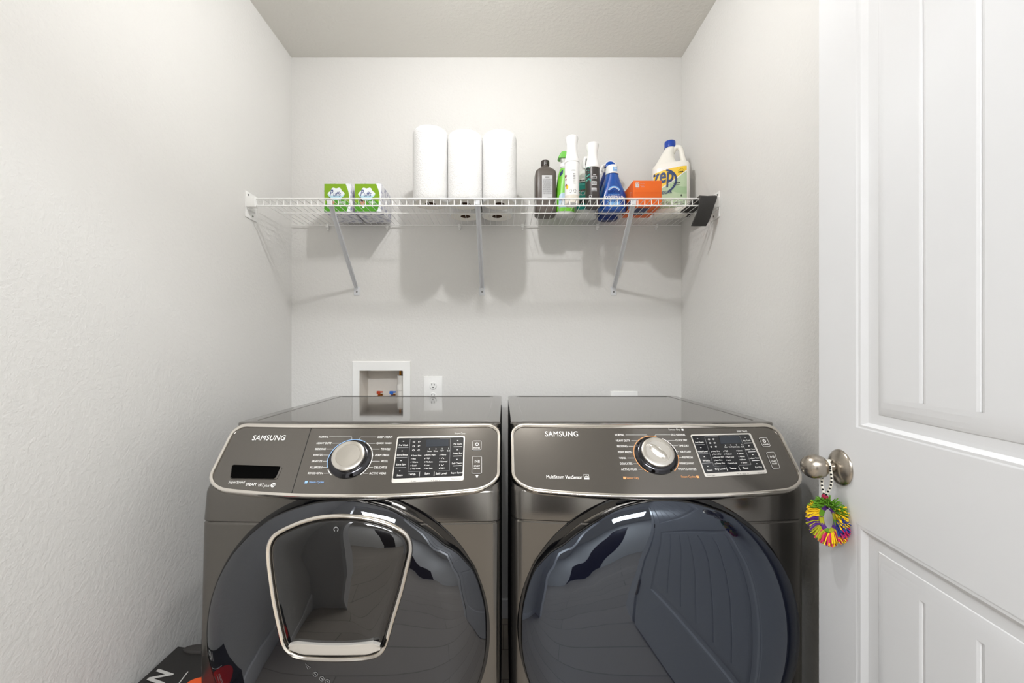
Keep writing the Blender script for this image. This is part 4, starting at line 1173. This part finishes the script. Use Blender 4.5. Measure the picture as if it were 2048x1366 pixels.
obj('trigger_head', MB().loft([[(x*k+dx, y, z) for x, y in rrect(-.013, .013, -.022, .022, .006, 4)] for z, k, dx in ((.203, .9, 0), (.215, .9, 0), (.228, 1.1, .0), (.242, 1.15, .002), (.250, .8, .002))]), 'bottle_white', o, 40, world=False)
obj('trigger', MB().tube([(.0, -.022, .238), (-.003, -.034, .230), (-.006, -.037, .212), (-.004, -.030, .196)], rr=[.004, .0035, .0035, .003], n=8), 'print_grey', o, world=False)

# --- dish soap
o = thing('dish_soap_bottle', (.434, 1.690, SR), 'blue tapered dish soap bottle with a white cap in front', 'soap bottle')
B = Body([(0, .046, .028, 2.6, 0), (.004, .053, .032, 2.8, 0), (.02, .0575, .034, 2.6, 0), (.05, .058, .034, 2.5, 0), (.075, .053, .032, 2.4, 0), (.105, .040, .029, 2.2, 0), (.13, .030, .026, 2.1, 0), (.150, .0245, .0225, 2, 0), (.155, .0235, .022, 2, 0)], 56)
b = obj('bottle', B.mesh(), 'dawn_blue', o, 70, world=False)
obj('cap', MB().lathe([(.0255, .152), (.0255, .158), (.0245, .168), (.0235, .178), (.0225, .184), (.0195, .187), (0, .187)], (0, 0, 0), 40), 'bottle_white', o, 40, world=False)
BC = Body([(.15, .0255, .0255, 2, 0), (.158, .0255, .0255, 2, 0), (.178, .0235, .0235, 2, 0), (.19, .022, .022, 2, 0)])
s_ = MB(); s_.grid(lambda u, v: BC.around(-.1+.75*u, .158+.018*v, .0006), 8, 2, 0)
textlines(s_, lambda u, v: BC.around(u, v, .001), .08, .52, .166, .173, 1, 1, 4, .9); textlines(s_, lambda u, v: BC.around(u, v, .001), .05, .55, .160, .164, 1, 1, 3)
obj('cap_label', s_, ['dawn_light', 'bottle_white'], o, None, world=False)
s_ = MB(); f = lambda u, v: B.front(u, v, .0009); f2 = lambda u, v: B.front(u, v, .0014)
# crescent arc, pear-shaped outline and lettering
for r0, r1, m_ in ((.026, .021, 1), (.0205, .0185, 0)):
    N = 24; s_.add([f(.0+rr_*cos(R(20+140*k/N)), .072+rr_*.95*sin(R(20+140*k/N))) for rr_ in (r0, r1) for k in range(N+1)], [(k, k+1, N+2+k, N+1+k) for k in range(N)], m_)
text(s_, 'DAWN', f2, -.0235, .0235, .0685, .0805, 3, .03)
text(s_, 'PLATINUM', f2, -.022, .024, .0600, .0640, 1, .01)
text(s_, 'POWERWASH', f2, -.041, .041, .0460, .0575, 0, .03)
textlines(s_, f2, -.028, .028, .034, .044, 2, 1, 6); s_.grid(lambda u, v: f(-.022+.044*u, .014+.018*v), 6, 2, 1)
strip(s_, [(-.048+.006*q, .03+.035*q) for q in [k/8 for k in range(9)]]+[(-.042+.033*q, .065+.06*q) for q in [k/8 for k in range(1, 9)]], .0022, f, 2)
strip(s_, [(.048-.006*q, .03+.035*q) for q in [k/8 for k in range(9)]]+[(.042-.033*q, .065+.06*q) for q in [k/8 for k in range(1, 9)]], .0022, f, 2)
obj('printing', s_, ['bottle_white', 'dawn_light', 'dawn_cap', 'dawn_deep'], b, None, world=False)
# --- blue headed sprayer behind it
o = thing('spray_bottle', (.440, 1.785, SR), 'blue spray bottle with a white trigger behind the dish soap', 'spray bottle')
B = Body([(0, .036, .026, 2.4, 0), (.004, .041, .030, 2.5, 0), (.12, .041, .030, 2.4, 0), (.16, .034, .027, 2.2, 0), (.19, .022, .02, 2, 0), (.205, .017, .017, 2, 0)])
obj('bottle', B.mesh(), 'dawn_deep', o, 60, world=False)
obj('neck_collar', MB().lathe([(.019, .198), (.021, .2), (.021, .214), (.019, .216), (0, .216)], (0, 0, 0), 32), 'bottle_white', o, 40, world=False)
hd = MB(); rings = []
for k in range(13):
    a = pi*k/12; 
    rings.append([(.004+.0255*cos(a)*q, y*(1 if q == 1 else .96), .216+.026*sin(a)*q) for q, y in ((1, -.028), (1, .028), (.82, .028), (.82, -.028))])
hd.loft(rings)
obj('white_hood', hd, 'bottle_white', o, 50, world=False)
hb = MB(); N = 24
hb.loft([[(.004+.0215*q*cos(pi*k/N), y, .214+.0215*q*sin(pi*k/N)) for k in range(N+1)] for y, q in ((-.034, .85), (-.031, 1), (.026, 1), (.028, .9))])
obj('spray_head', hb, 'dawn_cap', o, 50, world=False)
obj('trigger', MB().tube([(-.018, -.028, .222), (-.030, -.036, .214), (-.038, -.036, .198), (-.036, -.032, .182)], rr=[.005, .0048, .0045, .004], n=8), 'bottle_white', o, world=False)

# --- orange box
w, d, h = .108, .150, .095
o = thing('orange_box', (.546, 1.602, SR), 'orange cardboard box on the shelf between the dish soap and the vinegar jug', 'box')
b = obj('carton', MB().rbox(-w/2, w/2, 0, d, 0, h, .0012), 'orange_card', o, 40, world=False)
s_ = MB(); f = lambda u, v: Vector((-w/2+u, -.0005, v))
def disc(c0, c1, r_, m_, N=12): s_.add([f(c0+r_*cos(2*pi*k/N), c1+r_*sin(2*pi*k/N)) for k in range(N)], [tuple(range(N))], m_)
s_.add([f(*p) for p in rrect(.0085, .0225, .070, .0875, .0015, 3)], [tuple(range(16))], 0)
for a, b2 in ((.0125, .083), (.0185, .083)): s_.add([f(a+.0015*cos(2*pi*k/8), b2+.0015*sin(2*pi*k/8))+Vector((0, -.0003, 0)) for k in range(8)], [tuple(range(8))], 1)
s_.add([f(a, b2)+Vector((0, -.0003, 0)) for a, b2 in ((.0125, .0755), (.0185, .0755), (.0175, .0785), (.0135, .0785))], [(0, 1, 2, 3)], 1)
textlines(s_, f, .0265, .045, .0835, .0865, 1, 0, 2); textlines(s_, f, .0265, .041, .076, .079, 1, 0, 4); textlines(s_, f, .030, .043, .070, .0735, 1, 0, 5); textlines(s_, f, .0095, .022, .0665, .0685, 1, 0, 8)
s_.add([f(.004, .0478), f(w-.003, .0478), f(w-.003, .0484), f(.004, .0484)], [(0, 1, 2, 3)], 2)
obj('printing', s_, ['label_grey', 'orange_card', 'red_card'], b, None, world=False)
sd_ = MB(); g_ = lambda y, z: Vector((-w/2-.0005, y, z))
strip(sd_, [(.045, .035), (.040, .05), (.030, .062), (.024, .058)], .0022, g_, 0)
sd_.add([g_(.02, .004), g_(.07, .004), g_(.07, .03), g_(.02, .03)], [(0, 1, 2, 3)], 1); text(sd_, '25', lambda y, z: g_(y, z)+Vector((-.0003, 0, 0)), .062, .03, .008, .024, 0, .02)
obj('side_printing', sd_, ['label_grey', 'navy'], b, None, world=False)
un = MB(); gb = lambda x, y: Vector((x, y, -.0002))
un.add([gb(-.045, .03), gb(.02, .03), gb(.02, .11), gb(-.045, .11)], [(0, 1, 2, 3)], 1); text(un, '52', lambda x, y: gb(x, y)+Vector((0, 0, -.0002)), -.01, .03, .07, .10, 0, .03)
obj('underside_printing', un, ['label_grey', 'navy'], b, None, world=False)

# --- vinegar jug
jr = R(-24)
o = thing('vinegar_jug', (.6875, 1.7345, SR), 'large cream vinegar jug with blue cap, side handle and yellow and green label', 'jug')
o.rotation_euler.z = jr
B = Body([(0, .060, .036, 3.5, 0), (.004, .0670, .042, 4, 0), (.014, .0715, .0455, 4.5, 0), (.184, .0715, .0455, 4.5, 0), (.198, .0710, .045, 4.2, 0), (.2055, .0680, .043, 3.6, 0)], 72)
mb = B.mesh()
def lr(z, l, r_, hy, n): return sellipse((l+r_)/2, 0, z, (r_-l)/2, hy, n, 72)
mb.loft([lr(.203, -.067, .062, .0420, 3.4), lr(.207, -.064, .034, .0400, 3), lr(.220, -.0575, .020, .0365, 2.6), lr(.238, -.048, .014, .032, 2.2), lr(.256, -.038, .0125, .027, 2), lr(.268, -.0300, .0145, .0225, 2), lr(.276, -.0235, .0155, .0195, 2), lr(.283, -.0230, .0150, .019, 2)])
b = obj('jug_body', mb, 'jug_white', o, 45, world=False)
obj('cap', MB().lathe([(.0195, .280), (.0215, .281), (.0218, .3035), (.0205, .3068), (0, .307)], (-.004, 0, 0), 40), 'cap_blue', o, 40, world=False)
hp = [(.004, 0, .262), (.012, 0, .276), (.022, 0, .2805), (.032, 0, .277), (.0385, 0, .264), (.043, 0, .240), (.0475, 0, .218), (.0500, 0, .202)]
hpn = []
for i in range(len(hp)-1):
    for k in range(4): hpn.append(Vector(hp[i]).lerp(Vector(hp[i+1]), k/4))
hpn.append(Vector(hp[-1]))
obj('handle', MB().tube(hpn, rr=[.0095+.003*abs(2*i/(len(hpn)-1)-1)**3 for i in range(len(hpn))], n=16), 'jug_white', o, 60, world=False)
LW0, LW1, LZ0, LZ1 = -.064, .060, .022, .187
def zc(u, v):
    x = LW0+(LW1-LW0)*u; z = LZ0+(LZ1-LZ0)*v
    if z > LZ1-.004-.014*(1-u)**2: return 0
    edge = .100+.066*max(0, u)**1.4          # border between yellow and green
    if z > edge: return 1
    if z > edge-.004: return 0
    if u > .5 and abs(z-.098-.012*sin(u*5)) < .014: return 3
    return 2
lb = MB().grid(lambda u, v: B.front(LW0+(LW1-LW0)*u, LZ0+(LZ1-LZ0)*v, .0008), 110, 110, mf=zc)
lbo = obj('label', lb, ['bottle_white', 'zep_yellow', 'zep_green', 'zep_green2'], b, None, world=False)
s_ = MB(); f = lambda u, v: B.front(u, v, .0016); f3 = lambda u, v: B.front(u, v, .0022)
text(s_, 'zep', f3, -.068, .012, .106, .168, 0, .03, .1)
N = 30
s_.add([f(-.030+r_*.92*cos(R(-66+140*k/N)), .131+r_*.84*sin(R(-66+140*k/N))) for r_ in (.060, .051) for k in range(N+1)], [(k, k+1, N+2+k, N+1+k) for k in range(N)], 0)
N = 24; c0 = (.040, .160)
s_.add([f(c0[0]+rr_*cos(2*pi*k/N), c0[1]+rr_*sin(2*pi*k/N)) for rr_ in (.0118, .0106) for k in range(N)], [(k, (k+1) % N, N+(k+1) % N, N+k) for k in range(0, N, 2)], 3)
textlines(s_, f3, .0325, .0475, .1575, .1635, 1, 3, 2, .8)
text(s_, 'VINEGAR', f3, -.056, .006, .080, .092, 0, .03); textlines(s_, f3, .010, .036, .116, .120, 1, 3, 7, .9); textlines(s_, f3, .008, .034, .109, .113, 1, 3, 2)
textlines(s_, f3, .012, .044, .038, .042, 1, 4, 7, .9); s_.add([f3(.040+.004*a, .066+.006*b_) for a, b_ in ((0, -1), (.6, 0), (0, 1), (-.6, 0))], [(0, 1, 2, 3)], 3)
textlines(s_, f3, .022, .050, .030, .034, 1, 4, 8, .9)
obj('lettering', s_, ['navy', 'zep_yellow', 'bottle_white', 'slot_black', 'print_grey'], lbo, None, world=False)

# ================================================================== BOX BESIDE THE WASHER
bx = thing('cardboard_box', (-.81, .95, 0), 'black glossy box with white lettering on the floor between the left wall and the washer', 'box')
mb = MB()
c4 = [Vector((-.921, 1.195, 0)), Vector((-.716, 1.165, 0)), Vector((-.716, .76, 0)), Vector((-.921, .76, 0))]
hz = .331
mb.add([p for p in c4]+[p+Vector((0, 0, hz)) for p in c4], [(0, 1, 2, 3), (4, 5, 6, 7), (0, 1, 5, 4), (1, 2, 6, 5), (2, 3, 7, 6), (3, 0, 4, 7)])
cb = obj('carton', mb, 'box_black', bx, None)
fb = lambda u, v: Vector((u, v, hz+.0012))
obj('rounded_flap', MB().loft([[(-.845+.050*cos(2*pi*k/24)*q, 1.182+.016*sin(2*pi*k/24)*q, z) for k in range(24)] for q, z in ((1, hz), (1, hz+.004), (.9, hz+.007))]), 'box_flap', bx)
s_ = MB()
text(s_, 'NEW', lambda u, v: fb(-.852-.055*v, .97+(1.11-.97)*u), 0, 1, 0, 1, 0, .03)
text(s_, 'SHARK', lambda u, v: fb(-.905+.055*v, .70+(.94-.70)*u), 0, 1, 0, 1, 0, .03) if False else None
strip(s_, [(-.815, .86), (-.812, 1.04), (-.822, 1.10)], .003, fb, 0)
N = 32
s_.add([fb(-.766+.045*cos(2*pi*k/N), .905+.118*sin(2*pi*k/N)) for k in range(N)], [tuple(range(N))], 1)
s_.add([fb(-.768+.028*cos(2*pi*k/N), 1.062+.02*sin(2*pi*k/N)) for k in range(N)], [tuple(range(N))], 2)
text(s_, 'MEGA', lambda u, v: Vector((u, v, hz+.0018)), -.785, -.742, .95, .962, 0, .02)
textlines(s_, lambda u, v: Vector((u, v, hz+.0018)), -.785, -.742, .915, .940, 2, 0, 3)
obj('top_printing', s_, ['foil', 'box_red', 'box_orange'], cb, None)
